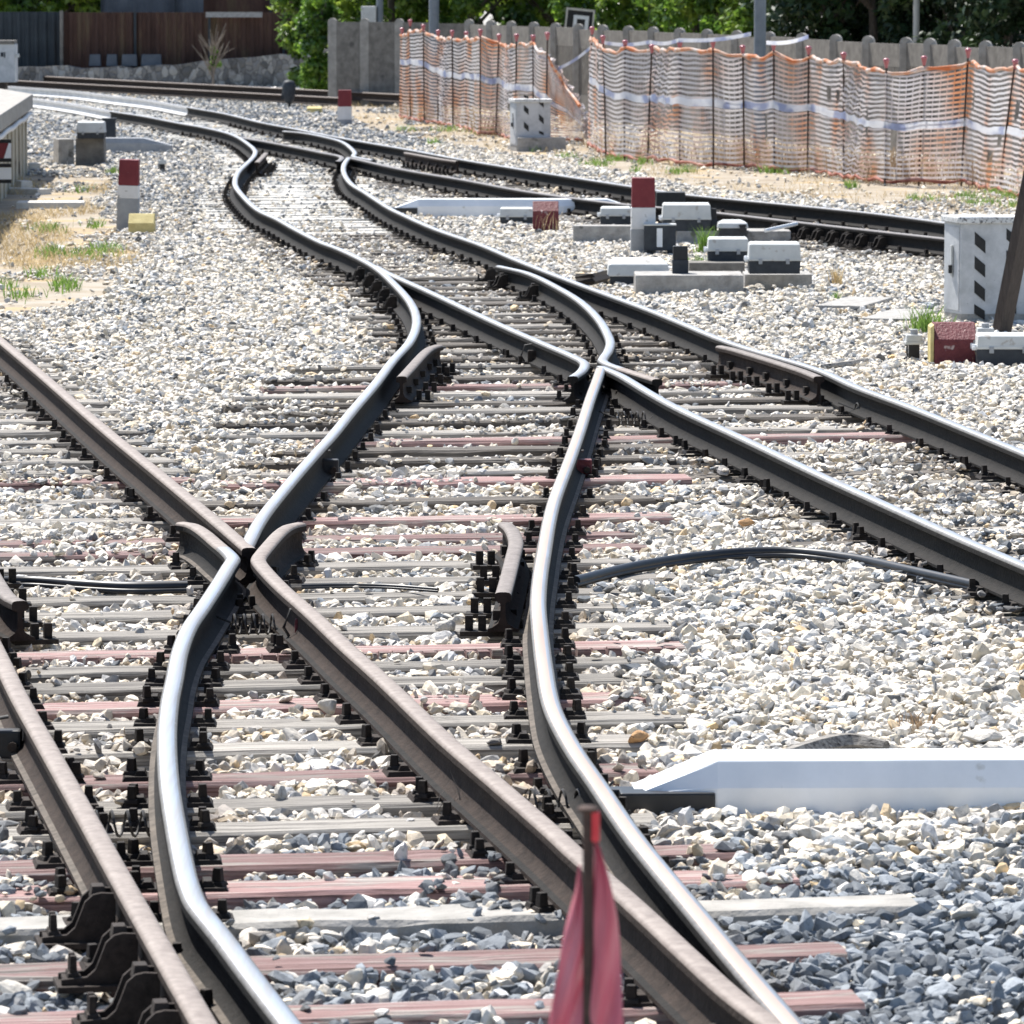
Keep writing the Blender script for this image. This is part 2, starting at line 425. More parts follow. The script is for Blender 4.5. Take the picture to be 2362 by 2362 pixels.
# ------------------------------------------------------------------ mesh builder
class MB:
    def __init__(s):
        s.v, s.f, s.mi = [], [], []

    def add(s, vs, fs, mi=0):
        o = len(s.v)
        s.v += [tuple(p) for p in vs]
        s.f += [tuple(i + o for i in f) for f in fs]
        s.mi += [mi] * len(fs) if isinstance(mi, int) else list(mi)

    def box(s, x0, x1, y0, y1, z0, z1, mi=0, top=None, mat=None):
        """top=(inset x, inset y) tapers the upper face"""
        ix, iy = top or (0, 0)
        vs = [(x0, y0, z0), (x1, y0, z0), (x1, y1, z0), (x0, y1, z0), (x0 + ix, y0 + iy, z1), (x1 - ix, y0 + iy, z1), (x1 - ix, y1 - iy, z1), (x0 + ix, y1 - iy, z1)]
        if mat is not None: vs = [mat @ Vector(p) for p in vs]
        s.add(vs, [(3, 2, 1, 0), (4, 5, 6, 7), (0, 1, 5, 4), (1, 2, 6, 5), (2, 3, 7, 6), (3, 0, 4, 7)], mi)

    def prism(s, pts, y0, y1, mi=0, mat=None):
        """polygon in (x, z) extruded along y"""
        n = len(pts)
        vs = [(p[0], y0, p[1]) for p in pts] + [(p[0], y1, p[1]) for p in pts]
        if mat is not None: vs = [mat @ Vector(p) for p in vs]
        fs = [tuple(range(n)), tuple(range(2 * n - 1, n - 1, -1))]
        fs += [(i, i + n, (i + 1) % n + n, (i + 1) % n) for i in range(n)]
        s.add(vs, fs, mi)

    def tube(s, path, r, n=8, mi=0, caps=True):
        path = [Vector(p) for p in path]
        rs = r if isinstance(r, (list, tuple)) else [r] * len(path)
        vs, fs = [], []
        up = Vector((0, 0, 1))
        for i, p in enumerate(path):
            t = (path[min(i + 1, len(path) - 1)] - path[max(i - 1, 0)])
            t = t.normalized() if t.length > 1e-9 else Vector((0, 0, 1))
            a = t.cross(up)
            if a.length < 0.05: a = t.cross(Vector((1, 0, 0)))
            a.normalize()
            b = a.cross(t)
            for k in range(n):
                th = 2 * math.pi * k / n
                vs.append(p + (a * math.cos(th) + b * math.sin(th)) * rs[i])
        for i in range(len(path) - 1):
            for k in range(n):
                fs.append((i * n + k, i * n + (k + 1) % n, (i + 1) * n + (k + 1) % n, (i + 1) * n + k))
        if caps:
            fs.append(tuple(range(n - 1, -1, -1)))
            fs.append(tuple(range((len(path) - 1) * n, len(path) * n)))
        s.add(vs, fs, mi)

    def lathe(s, prof, c=(0, 0, 0), n=16, mi=0):
        c = Vector(c)
        vs, fs = [], []
        for (r, z) in prof:
            for k in range(n):
                th = 2 * math.pi * k / n
                vs.append(c + Vector((r * math.cos(th), r * math.sin(th), z)))
        for i in range(len(prof) - 1):
            for k in range(n):
                fs.append((i * n + k, i * n + (k + 1) % n, (i + 1) * n + (k + 1) % n, (i + 1) * n + k))
        fs.append(tuple(range(n - 1, -1, -1)))
        fs.append(tuple(range((len(prof) - 1) * n, len(prof) * n)))
        s.add(vs, fs, mi)

    def mesh(s, name, mats, bevel=0.0, smooth=None, seg=2):
        me = bpy.data.meshes.new(name)
        me.from_pydata(s.v, [], s.f)
        for m in (mats if isinstance(mats, (list, tuple)) else [mats]): me.materials.append(m)
        me.polygons.foreach_set('material_index', s.mi)
        if bevel:
            bm = bmesh.new()
            bm.from_mesh(me)
            es = [e for e in bm.edges if len(e.link_faces) == 2 and e.calc_face_angle() > 0.5]
            bmesh.ops.bevel(bm, geom=es, offset=bevel, segments=seg, profile=0.6, affect='EDGES', clamp_overlap=True)
            bm.to_mesh(me)
            bm.free()
        if smooth is not None:
            me.polygons.foreach_set('use_smooth', [True] * len(me.polygons))
            me.set_sharp_from_angle(angle=smooth)
        me.update()
        return me

    def obj(s, name, mats, parent=None, loc=None, rz=0, bevel=0.0, smooth=None):
        o = bpy.data.objects.new(name, s.mesh(name, mats, bevel, smooth))
        COL.objects.link(o)
        if parent: o.parent = parent
        if loc is not None: o.location = loc
        if rz: o.rotation_euler = (0, 0, rz)
        return o


def np_mesh(name, verts, faces, mats, mi=None):
    """verts (n,3), faces (m,k)"""
    me = bpy.data.meshes.new(name)
    m, k = faces.shape
    me.vertices.add(len(verts))
    me.vertices.foreach_set('co', np.asarray(verts, np.float32).ravel())
    me.loops.add(m * k)
    me.loops.foreach_set('vertex_index', faces.astype(np.int32).ravel())
    me.polygons.add(m)
    me.polygons.foreach_set('loop_start', (np.arange(m) * k).astype(np.int32))
    for mt in (mats if isinstance(mats, (list, tuple)) else [mats]): me.materials.append(mt)
    if mi is not None: me.polygons.foreach_set('material_index', np.asarray(mi, np.int32))
    me.update(calc_edges=True)
    me.validate()
    return me


def link(name, me, parent=None, loc=None, rz=0):
    o = bpy.data.objects.new(name, me)
    COL.objects.link(o)
    if parent: o.parent = parent
    if loc is not None: o.location = loc
    if rz: o.rotation_euler = (0, 0, rz)
    return o


def copy_tree(o, parent=None):
    c = o.copy()
    COL.objects.link(c)
    c.parent = parent
    for ch in list(o.children): copy_tree(ch, c)
    return c


# ------------------------------------------------------------------ light, world
SUN_EL, SUN_AZ = math.radians(57), math.radians(-32)      # behind the scene, from the left
w = bpy.data.worlds.new('World')
SC.world = w
w.use_nodes = True
nt = w.node_tree
sky = nt.nodes.new('ShaderNodeTexSky')
sky.sky_type = 'NISHITA'
sky.sun_disc = False
sky.sun_elevation = SUN_EL
sky.sun_rotation = SUN_AZ
nt.links.new(sky.outputs[0], nt.nodes['Background'].inputs['Color'])
nt.nodes['Background'].inputs['Strength'].default_value = 0.10
sd = bpy.data.lights.new('sun', 'SUN')
sd.energy = 4.8
sd.angle = math.radians(0.53)
sd.color = (1.0, 0.965, 0.91)
so = bpy.data.objects.new('sun', sd)
COL.objects.link(so)
sv = Vector((math.sin(SUN_AZ) * math.cos(SUN_EL), math.cos(SUN_AZ) * math.cos(SUN_EL), math.sin(SUN_EL)))
so.rotation_euler = sv.to_track_quat('Z', 'Y').to_euler()
so.location = sv * 60

cd = bpy.data.cameras.new('camera')
cam = bpy.data.objects.new('camera', cd)
COL.objects.link(cam)
cam.location = (0, 0, CAMZ)
cam.rotation_euler = (math.pi / 2 - PITCH, 0, 0)
cd.sensor_width = 36
cd.lens = 36 * FPX / RES
cd.clip_end = 2000
cd.clip_start = 0.5
cd.dof.use_dof = True
cd.dof.focus_distance = 27.0
cd.dof.aperture_fstop = 13.0
SC.camera = cam
SC.view_settings.view_transform = 'Standard'
SC.view_settings.look = 'None'
SC.view_settings.exposure = 1.0
SC.view_settings.gamma = 1.0

# ------------------------------------------------------------------ rails
RH = 0.182
PROF_H = [(0.070, 0.0), (0.069, 0.013), (0.048, 0.020), (0.023, 0.038), (0.0125, 0.062), (0.0105, 0.125), (0.016, 0.134), (0.0375, 0.142),
          (0.038, 0.166), (0.0355, 0.174), (0.028, 0.1795), (0.014, 0.182)]
PROF = PROF_H + [(-x, z) for x, z in reversed(PROF_H)]
NP_ = len(PROF)
RAIL_BASE = RT - RH


def catmull(pts, step=9.0):
    P = [np.array(p, float) for p in pts]
    P = [2 * P[0] - P[1]] + P + [2 * P[-1] - P[-2]]
    out = []
    for i in range(1, len(P) - 2):
        a, b, c, d = P[i - 1:i + 3]
        n = max(2, int(np.linalg.norm(c - b) / step))
        ta = np.linalg.norm(b - a) ** .5 + 1e-6
        tb = np.linalg.norm(c - b) ** .5 + 1e-6
        tc = np.linalg.norm(d - c) ** .5 + 1e-6
        m1 = (c - b) + tb * ((b - a) / ta - (c - a) / (ta + tb))
        m2 = (c - b) + tb * ((d - c) / tc - (d - b) / (tb + tc))
        for k in range(n):
            t = k / n
            out.append((2 * t ** 3 - 3 * t ** 2 + 1) * b + (t ** 3 - 2 * t ** 2 + t) * m1 + (-2 * t ** 3 + 3 * t ** 2) * c + (t ** 3 - t ** 2) * m2)
    out.append(P[-2])
    return out


RAILS = {}


def rail_path(pts, z=RT, ext0=0.0, ext1=0.0):
    W = [U(p[0], p[1], z) for p in catmull(pts)]
    if ext0: W = [W[0] + (W[0] - W[2]).normalized() * ext0] + W
    if ext1: W = W + [W[-1] + (W[-1] - W[-3]).normalized() * ext1]
    return W


def sweep_rail(name, W, style, dz=0.0, white_upto=None, parent=None, wing=None, footmat='rail_dark', band=False):
    """style: 'pol' polished running rail, 'rust' brown rail, 'dark' unpolished dark rail"""
    mats = {'pol': [M['rail_dark'], M['head_pol'], M['foot'], M['railwhite'], M['head_rust'], M['head_edge'], M['head_band']],
            'rust': [M['rail_rust'], M['head_rust'], M['foot'], M['railwhite'], M['head_rust'], M['head_rust']],
            'check': [M['rail_rust'], M['head_check'], M['foot'], M['railwhite'], M['head_rust'], M['head_check']],
            'dark': [M['rail_dark'], M['head_dark'], M['foot'], M['railwhite'], M['head_rust'], M['head_dark']]}[style]
    if footmat: mats[2] = M[footmat]
    n = len(W)
    vs = np.zeros((n * NP_, 3))
    for i in range(n):
        a, b = W[max(i - 1, 0)], W[min(i + 1, n - 1)]
        t = Vector((b.x - a.x, b.y - a.y, 0)).normalized()
        nx, ny = t.y, -t.x
        z0 = W[i].z - RH + dz
        for k, (px, pz) in enumerate(PROF):
            vs[i * NP_ + k] = (W[i].x + nx * px, W[i].y + ny * px, z0 + pz)
    fs, mi = [], []
    topk = {8, 9, 10, 11, 12, 13, 14}
    for i in range(n - 1):
        wh = white_upto is not None and W[i].y > white_upto
        for k in range(NP_):
            k2 = (k + 1) % NP_
            fs.append((i * NP_ + k, i * NP_ + k2, (i + 1) * NP_ + k2, (i + 1) * NP_ + k))
            if k in (8, 9, 13, 14): mi.append(4 if wing is not None and wing(i / n) else 5)
            elif k in (11, 12) and band: mi.append(6)
            elif k in topk: mi.append(4 if wing is not None and wing(i / n) and style == 'pol' else 1)
            elif wh: mi.append(3)
            elif k in (1, NP_ - 3): mi.append(2)
            else: mi.append(0)
    fs.append(tuple(range(NP_ - 1, -1, -1)))
    fs.append(tuple(range((n - 1) * NP_, n * NP_)))
    mi += [0, 0]
    me = bpy.data.meshes.new(name)
    me.from_pydata([tuple(v) for v in vs], [], fs)
    for m in mats: me.materials.append(m)
    me.polygons.foreach_set('material_index', mi)
    me.polygons.foreach_set('use_smooth', [True] * len(fs))
    me.set_sharp_from_angle(angle=math.radians(42))
    bm = bmesh.new(); bm.from_mesh(me); bmesh.ops.recalc_face_normals(bm, faces=bm.faces); bm.to_mesh(me); bm.free()
    return link(name, me, parent)


RAILSPEC = [
    # key, photo picks, style, label, ext0, ext1, dz
    ('rusty_left', [(476, 2362), (373, 2183), (290, 2038), (186, 1852), (104, 1707), (41, 1595), (0, 1510), (-70, 1372), (-190, 1150)], 'rust', 'brown rusty rail running off the left edge beside the chunky switch braces', 2.5, 2, 0.0),
    ('rusty_right_near', [(1800, 2369), (1686, 2283), (1580, 2187), (1505, 2117), (1426, 2046), (1331, 1964), (1277, 1914), (1153, 1806), (1028, 1699), (884, 1562), (800, 1487), (725, 1416), (646, 1346), (608, 1306), (597, 1291), (596, 1284), (603, 1273), (622, 1250), (645, 1225), (664, 1212), (692, 1205)], 'rust', 'long brown rail from the red stake to the flared wing at the crossing', 2.5, 0, 0.0),
    ('rusty_right_far', [(575, 1264), (497, 1197), (373, 1094), (248, 992), (91, 857), (0, 781), (-120, 680)], 'rust', 'brown rail running from the crossing nose to the left edge', 0, 2, 0.0012),
    ('pol_left_near', [(671, 2362), (580, 2245), (518, 2162), (455, 2083), (447, 2068), (431, 2024), (404, 1893), (389, 1790), (385, 1686), (392, 1610), (402, 1562), (414, 1500), (435, 1445), (468, 1396), (509, 1333), (527, 1303), (535, 1291), (537, 1285), (528, 1273), (500, 1249), (468, 1222), (445, 1209), (418, 1204)], 'pol', 'shiny curved rail with a sharp kink beside the brown rail and braces', 2.5, 0, 0.0008),
    ('pol_left_far', [(568, 1258), (600, 1197), (662, 1118), (733, 1037), (762, 1006), (816, 940), (866, 882), (907, 828), (944, 787), (959, 754), (960, 728), (948, 697), (907, 650), (866, 615), (783, 573), (745, 559), (683, 528), (642, 505), (596, 483), (562, 452), (542, 424), (547, 399), (569, 376), (585, 360), (589, 347), (573, 331), (540, 311), (476, 294), (414, 283), (331, 267), (265, 257), (165, 239), (70, 226), (-40, 214)], 'pol', 'shiny snaking rail from the rusty crossing to the white painted far end', 0, 4, 0.0),
    ('pol_right', [(1836, 2369), (1728, 2245), (1603, 2096), (1463, 1926), (1380, 1806), (1318, 1715), (1273, 1624), (1255, 1530), (1245, 1445), (1241, 1390), (1245, 1330), (1255, 1267), (1267, 1197), (1280, 1147), (1313, 1060), (1338, 990), (1362, 915), (1379, 868), (1385, 849)], 'pol', 'shiny curved rail from behind the red stake up to the middle crossing', 2.5, 0, 0.0016),
    ('blade_right', [(1151, 613), (1218, 629), (1280, 658), (1342, 696), (1383, 737), (1402, 770), (1408, 790), (1401, 811), (1389, 829), (1402, 838), (1425, 846), (1500, 870), (1516, 875)], 'pol', 'shiny bow shaped switch blade left of the long dark stock rail', 0, 0, 0.002),
    ('stock_left', [(868, 613), (884, 623), (990, 671), (1114, 729), (1176, 757), (1259, 793), (1330, 824), (1349, 836), (1343, 852), (1321, 868)], 'pol', 'dark rail with shiny top and a bent tip at the middle crossing', 0, 0, 0.001),
    ('track_b_left', [(1386, 844), (1429, 862), (1500, 904), (1562, 938), (1728, 1015), (1893, 1093), (2059, 1168), (2225, 1242), (2362, 1300)], 'pol', 'dark rail with shiny top from the middle crossing down to the right edge', 0, 3, 0.0),
    ('stock_right', [(2362, 1042), (2225, 986), (2100, 936), (1976, 890), (1893, 853), (1686, 789), (1562, 739), (1500, 714), (1321, 648), (1197, 600), (1114, 565), (1002, 526), (932, 495), (899, 479), (866, 458), (840, 441), (812, 424), (799, 409), (792, 392), (794, 377), (803, 364)], 'pol', 'long shiny rail from the right edge past the grey boxes to the far crossing', 3, 0, 0.0),
    ('far_blade', [(655, 302), (701, 306), (749, 315), (791, 327), (810, 341), (819, 353), (814, 359), (829, 363), (860, 369)], 'pol', 'small shiny curved blade joining the far crossing from the left', 0, 0, 0.002),
    ('far_closure', [(556, 316), (605, 324), (685, 339), (749, 352), (786, 360), (789, 364), (778, 372)], 'dark', 'short dark rail between the far switch and the far crossing', 0, 0, 0.0012),
    ('track_c_left', [(804, 362), (829, 367), (880, 379), (948, 393), (1073, 414), (1197, 437), (1321, 455), (1445, 470), (1560, 480), (1653, 489), (1810, 507), (1976, 526), (2183, 549), (2420, 576)], 'dark', 'unpolished dark rail with curled braces running behind the grey boxes', 0, 4, 0.0),
    ('track_c_right', [(2420, 541), (2183, 513), (2142, 507), (2017, 491), (1852, 474), (1686, 458), (1562, 445), (1445, 427), (1238, 395), (1060, 366), (942, 344), (861, 330), (765, 313), (669, 294), (605, 282), (518, 261), (443, 248), (348, 231), (248, 219), (165, 209), (70, 202), (-60, 193)], 'pol', 'outermost blue topped rail below the orange netting, white painted at its far end', 4, 4, 0.0),
]
RAIL_OBJ = {}
for key, pts, style, label, e0, e1, dz in RAILSPEC:
    W = rail_path(pts, RT, e0, e1)
    RAILS[key] = W
    wu = None
    if key == 'pol_left_far': wu = U(265, 257, RT).y
    if key == 'track_c_right': wu = U(443, 248, RT).y
    wg = {'pol_left_near': lambda f: W[int(f * len(W))].y > U(0, 1262, RT).y, 'blade_right': lambda f: f > 0.8}.get(key)
    o = sweep_rail('rail', W, style, dz, wu, None, wg, 'foot' if key in ('rusty_left', 'pol_left_near', 'pol_right') else 'rail_dark', key == 'pol_right')
    tag(o, label, 'rail', 'running rails')
    RAIL_OBJ[key] = o

CHECK = [
    ('pol_right', [(1160, 1366), (1165, 1350), (1178, 1300), (1184, 1275), (1190, 1248), (1187, 1232), (1178, 1215), (1164, 1204)], 'rust', 'short brown check rail left of the shiny curve, its cut end facing us'),
    ('pol_left_far', [(926, 868), (942, 851), (958, 833), (982, 808), (996, 799), (1012, 795)], 'rust', 'short brown check rail right of the snaking rail with flared top end'),
    ('stock_right', [(1889, 868), (1860, 856), (1831, 846), (1748, 820), (1686, 802), (1661, 797)], 'rust', 'straight brown check rail along the long shiny right rail'),
    ('rusty_left', [(46, 1386), (20, 1372), (-10, 1330), (-60, 1230)], 'rust', 'cut end of a brown check rail at the left edge'),
    ('pol_left_far', [(592, 374), (598, 368), (606, 360), (613, 352)], 'rust', 'tiny pale check rail inside the far hooked rail'),
    ('track_c_right', [(1056, 371), (1020, 366), (975, 358), (936, 351)], 'rust', 'brown check rail against the outermost far rail'),
]
CHECKW = []
for host, pts, style, label in CHECK:
    W = rail_path(pts, RT + 0.012)
    CHECKW.append(W)
    o = sweep_rail('check_rail', W, 'check', 0.0)
    tag(o, label, 'check rail', 'check rails')
    # blocks and bolts that carry it
    L = sum((W[i + 1] - W[i]).length for i in range(len(W) - 1))
    k = max(2, int(L / 0.6))
    for j in range(k):
        i = int((j + 0.5) / k * (len(W) - 1))
        p, q = W[i], W[min(i + 1, len(W) - 1)]
        t = (q - p); t.z = 0; t.normalize()
        nrm = Vector((t.y, -t.x, 0))
        if nrm.x < 0: nrm = -nrm
        b = MB()
        mt = Matrix.Translation((p.x, p.y, 0)) @ Matrix.Rotation(math.atan2(nrm.y, nrm.x), 4, 'Z')
        sgn = -1 if host in ('stock_right', 'track_c_right', 'pol_right') else 1
        b.box(min(0, sgn * 0.2), max(0, sgn * 0.2), -0.06, 0.06, 0.0, 0.022, mat=mt)
        for xx in (0.1, 0.16):
            b.box(sgn * xx - 0.018, sgn * xx + 0.018, -0.018, 0.018, 0.02, 0.09, mat=mt)
        b.box(min(sgn * 0.01, sgn * 0.05), max(sgn * 0.01, sgn * 0.05), -0.03, 0.03, 0.07, 0.115, mat=mt)
        b.obj('bolted_chair', M['fast'], o)

# far brown track beyond, crossing behind
for y0s, lab in (((205, 222), 'nearer brown rail of the distant track before the rubble wall'), ((190, 212), 'farther brown rail of the distant track before the rubble wall')):
    pass
fa, fb = V(-60, 189, 133.0), V(800, 222, 113.0)
fdir = Vector((fb.x - fa.x, fb.y - fa.y, 0)).normalized()
fn = Vector((-fdir.y, fdir.x, 0))
if fn.y < 0: fn = -fn
FARR = []
for k, lab in ((0, 'nearer brown rail of the distant track before the rubble wall'), (1, 'farther brown rail of the distant track before the rubble wall')):
    A = Vector((fa.x, fa.y, 0.20 + 0.05 * k)) + fn * (1.6 * k)
    B = Vector((fb.x, fb.y, 0.20 + 0.05 * k)) + fn * (1.6 * k)
    W = [A.lerp(B, i / 20) for i in range(21)]
    FARR.append(W)
    o = sweep_rail('rail', W, 'rust')
    tag(o, lab, 'rail', 'rails of the distant brown track')


def rx(key, Y):
    W = RAILS[key]
    ys = np.array([p.y for p in W]); xs = np.array([p.x for p in W])
    if ys[0] > ys[-1]: ys, xs = ys[::-1], xs[::-1]
    if Y < ys[0] - 1e-6 or Y > ys[-1] + 1e-6: return None
    return float(np.interp(Y, ys, xs))


# ------------------------------------------------------------------ sleepers
def sleeper_mesh(seed, mat, chip=0.012, dep=0.24, hgt=0.15):
    r = random.Random(seed)
    bm = bmesh.new()
    nx = 26
    rows = []
    ph = r.random() * 50
    for i in range(nx + 1):
        x = -0.5 + i / nx
        j = lambda q: (mnoise.noise((x * 9, q * 7.3, ph)) * chip)
        h2 = dep / 2
        c = 0.012
        ring = [(x, -h2 + j(1), -hgt), (x, -h2 + j(2), -c + j(3) * 0.6 - abs(j(4)) * 0.8), (x, -h2 + c + j(2) + abs(j(4)) * 1.2, j(5) * 0.5), (x, 0, j(6) * 0.5 + (-abs(j(9)) if r.random() < 0.4 else 0)),
                (x, h2 - c + j(7), j(8) * 0.5), (x, h2 + j(7), -c), (x, h2, -hgt)]
        rows.append([bm.verts.new(p) for p in ring])
    for a, b in zip(rows[:-1], rows[1:]):
        for k in range(len(a) - 1):
            bm.faces.new((a[k], b[k], b[k + 1], a[k + 1]))
    bm.faces.new(rows[0]); bm.faces.new(list(reversed(rows[-1])))
    bmesh.ops.recalc_face_normals(bm, faces=bm.faces)
    me = bpy.data.meshes.new('sleeper')
    bm.to_mesh(me); bm.free()
    me.materials.append(mat)
    return me


SL_MESH = {'red': [sleeper_mesh(i, M['wood_red']) for i in range(4)], 'grey': [sleeper_mesh(10 + i, M['wood_grey']) for i in range(4)],
           'dark': [sleeper_mesh(20 + i, M['wood_dark']) for i in range(3)], 'conc': [sleeper_mesh(30 + i, M['concrete_mid'], 0.02) for i in range(2)],
           'pale': [sleeper_mesh(40 + i, M['concrete_pale'], 0.008) for i in range(2)]}
SLEEPERS = []          # (cx, cy, ang, half length, half depth, buried)
CNT = {}
CNAME = {'red': 'faded red timber sleeper', 'grey': 'bare grey timber sleeper', 'dark': 'dark tarred timber sleeper', 'conc': 'chipped grey sleeper', 'pale': 'pale concrete sleeper'}


def add_sleeper(xl, xr, Y, ang, kind, where, group, z=0.0, depth=1.0, buried=False, xref=None):
    """xl..xr at the row's reference point; ang = bearing of the row"""
    cx = (xl + xr) / 2
    cy = Y + math.tan(ang) * (cx - (xref if xref is not None else cx))
    L = (xr - xl) / math.cos(ang)
    me = random.choice(SL_MESH[kind])
    o = link('sleeper', me, None, (cx, cy, z + random.uniform(-0.006, 0.006)), ang + random.uniform(-0.012, 0.012))
    o.scale = (L, depth * random.uniform(0.92, 1.08), 1)
    k = (where, kind)
    CNT[k] = CNT.get(k, 0) + 1
    tag(o, f'{CNAME[kind]}, {nth(CNT[k])} of its colour {where}', 'sleeper', group)
    SLEEPERS.append((cx, cy, ang, L / 2, 0.12 * depth, buried))
    return o


def rowY(y):
    return U(1000, y, 0.0).y


ANG = math.radians(8.0)
FAST = []       # (rail key, x, y, heading)
# first zone: from the foot of the picture to the brown crossing; rows read off the photograph
ROWS1 = [(2450, 'grey'), (2324, 'red'), (2204, 'red'), (2108, 'conc'), (2034, 'red'), (1970, 'red'), (1893, 'grey'), (1839, 'grey'), (1778, 'red'), (1711, 'grey'), (1657, 'grey'), (1607, 'red'),
         (1566, 'grey'), (1528, 'grey'), (1490, 'red'), (1445, 'grey'), (1400, 'grey'), (1364, 'grey'), (1331, 'grey'), (1298, 'grey'), (1264, 'red'), (1232, 'red')]
ROWLIST = []
for y, kind in ROWS1:
    Y = rowY(y)
    ROWLIST.append(Y)
    xs = [rx(k, Y) for k in ('rusty_left', 'rusty_right_near', 'pol_left_near', 'pol_right')]
    xs = [x for x in xs if x is not None]
    lo, hi = min(xs) - 0.55, max(xs) + 0.5 + random.uniform(-0.12, 0.2)
    lo = max(lo, U(-330, y).x)
    if kind == 'conc': hi += 0.45
    if 1800 < y < 1900: hi -= 0.35
    o = add_sleeper(lo, hi, Y, ANG, kind, 'up from the red taped stake', 'sleepers under the brown and shiny tracks', z=0.012 if kind == 'conc' else 0.0, xref=0.0, depth=1.15 if kind == 'conc' else 1.0)
    if y == 1490: RIB = o
def rib_strip(sl):
    b = MB()
    Lx = sl.scale[0]
    k = -Lx / 2 + 0.05
    while k < Lx / 2 - 0.1:
        w_ = random.uniform(0.05, 0.075)
        b.box(k, k + w_ - 0.008, -0.19, -0.115, -0.03, 0.004 + random.uniform(-0.004, 0.003), top=(0.003, 0.003))
        k += w_
    o = b.obj('ribbed_edge', M['wood_red'], None, bevel=0)
    o.parent = sl
    o.scale = (1 / Lx, 1 / sl.scale[1], 1)
    sl['label'] = 'wide faded red sleeper with a ribbed front edge before the brown crossing'


rib_strip(RIB)
Y = ROWLIST[-1]
ROWS2 = [(1200, 'red'), (1158, 'dark'), (1112, 'red'), (1090, 'grey'), (1064, 'dark'), (1040, 'dark'), (1019, 'red'), (998, 'grey'), (970, 'dark'), (948, 'grey'), (930, 'dark'), (910, 'grey'), (890, 'red'), (870, 'dark'), (845, 'grey'),
         (828, 'dark'), (812, 'grey'), (796, 'dark'), (781, 'grey'), (767, 'dark'), (753, 'grey'), (740, 'dark'), (727, 'grey'), (714, 'dark'), (702, 'dark'), (690, 'grey'), (678, 'dark'), (666, 'dark'), (655, 'dark'), (645, 'dark')]
for y, kind in ROWS2:
    Y = rowY(y)
    ROWLIST.append(Y)
    a, b = rx('pol_left_far', Y), (rx('pol_right', Y) or rx('blade_right', Y))
    c = rx('stock_right', Y)
    if a is None: continue
    if Y < 33.0 or c is None:
        lo, hi = a - 0.6 + random.uniform(-.1, .15), b + 0.5 + random.uniform(-.1, .25)
    else:
        lo, hi = a - (0.95 if 845 <= y <= 1000 else 0.35) + random.uniform(-.15, .15), c + 0.4
    add_sleeper(lo, hi, Y, ANG, kind, 'beyond the brown crossing', 'sleepers of the middle turnout', xref=(a + b) / 2 if b else a, buried=(random.random() < 0.2), z=0.012)
    r0, r1 = rx('rusty_left', Y), rx('rusty_right_far', Y)
    if r1 is not None and Y < 42:
        left = (r0 if r0 is not None else r1 - 1.5) - 0.4
        add_sleeper(max(left, U(-330, y).x), r1 + 0.45, Y + 0.1, ANG, ('red' if y == 1112 else 'grey'), 'under the brown track at the left', 'sleepers of the brown track', xref=r1, buried=Y > 34)
Y = 24.6
while Y < 33:
    b0, b1 = rx('track_b_left', Y), rx('stock_right', Y)
    if b0 is not None:
        hi = (b1 if b1 is not None else b0 + 1.5) + 0.45
        add_sleeper(b0 - 0.5, min(hi, b0 + 3), Y, ANG, random.choice(['grey', 'dark']), 'under the right-hand shiny track', 'sleepers of the right-hand track', z=-0.025, xref=b0, buried=True)
    Y += 0.62
Y = 52.0
while Y < 118:
    a, b = rx('pol_left_far', Y), rx('stock_right', Y)
    c, d = rx('track_c_left', Y), rx('track_c_right', Y)
    e = rx('far_closure', Y)
    if Y < 79 and a is not None and b is not None:
        add_sleeper(a - 0.45, b + 0.45, Y, ANG * 1.3, 'dark' if Y < 60 else 'pale', 'between the snaking rails', 'sleepers of the far snaking track', z=-0.01, buried=Y < 68)
    if c is not None and d is not None:
        add_sleeper(c - 0.45, d + 0.45, Y, ANG * 1.9, 'dark', 'under the far outer track', 'sleepers of the far outer track', z=-0.01, buried=True)
    elif Y > 79 and a is not None and d is not None:
        add_sleeper(a - 0.45, d + 0.45, Y, ANG * 1.9, 'pale', 'under the white painted rails', 'sleepers of the far left track', z=-0.01, buried=Y > 86)
    Y += 0.62 if Y < 85 else 0.8


# ------------------------------------------------------------------ rail fastenings
def bolt_mb(b, x, y, z0, h=0.056, s=0.0165):
    b.box(x - s * 1.7, x + s * 1.7, y - s * 1.7, y + s * 1.7, z0, z0 + 0.014, top=(0.006, 0.006))
    b.box(x - s, x + s, y - s, y + s, z0 + 0.012, z0 + h, top=(0.003, 0.003))


PL = MB()
PL.box(-0.17, 0.17, -0.075, 0.075, -0.004, 0.014, top=(0.01, 0.01))
PL.box(-0.125, -0.074, -0.05, 0.05, 0.012, 0.034, top=(0.012, 0.006))
PL.box(0.074, 0.125, -0.05, 0.05, 0.012, 0.034, top=(0.012, 0.006))
PLATE = {s: PL.mesh('base_plate', M[m]) for s, m in (('pol', 'fast'), ('rust', 'fast_rust'))}
BM_ = MB(); bolt_mb(BM_, 0, 0, 0)
BOLT = {s: BM_.mesh('screw', M[m], 0.003) for s, m in (('pol', 'fast'), ('rust', 'fast'))}
PF = MB()
PF.box(-0.17, 0.17, -0.075, 0.075, -0.004, 0.014)
for sx in (-1, 1): bolt_mb(PF, sx * 0.125, 0, 0.012, 0.058, 0.02)
PLATE_FAR = PF.mesh('base_plate', M['fast'])


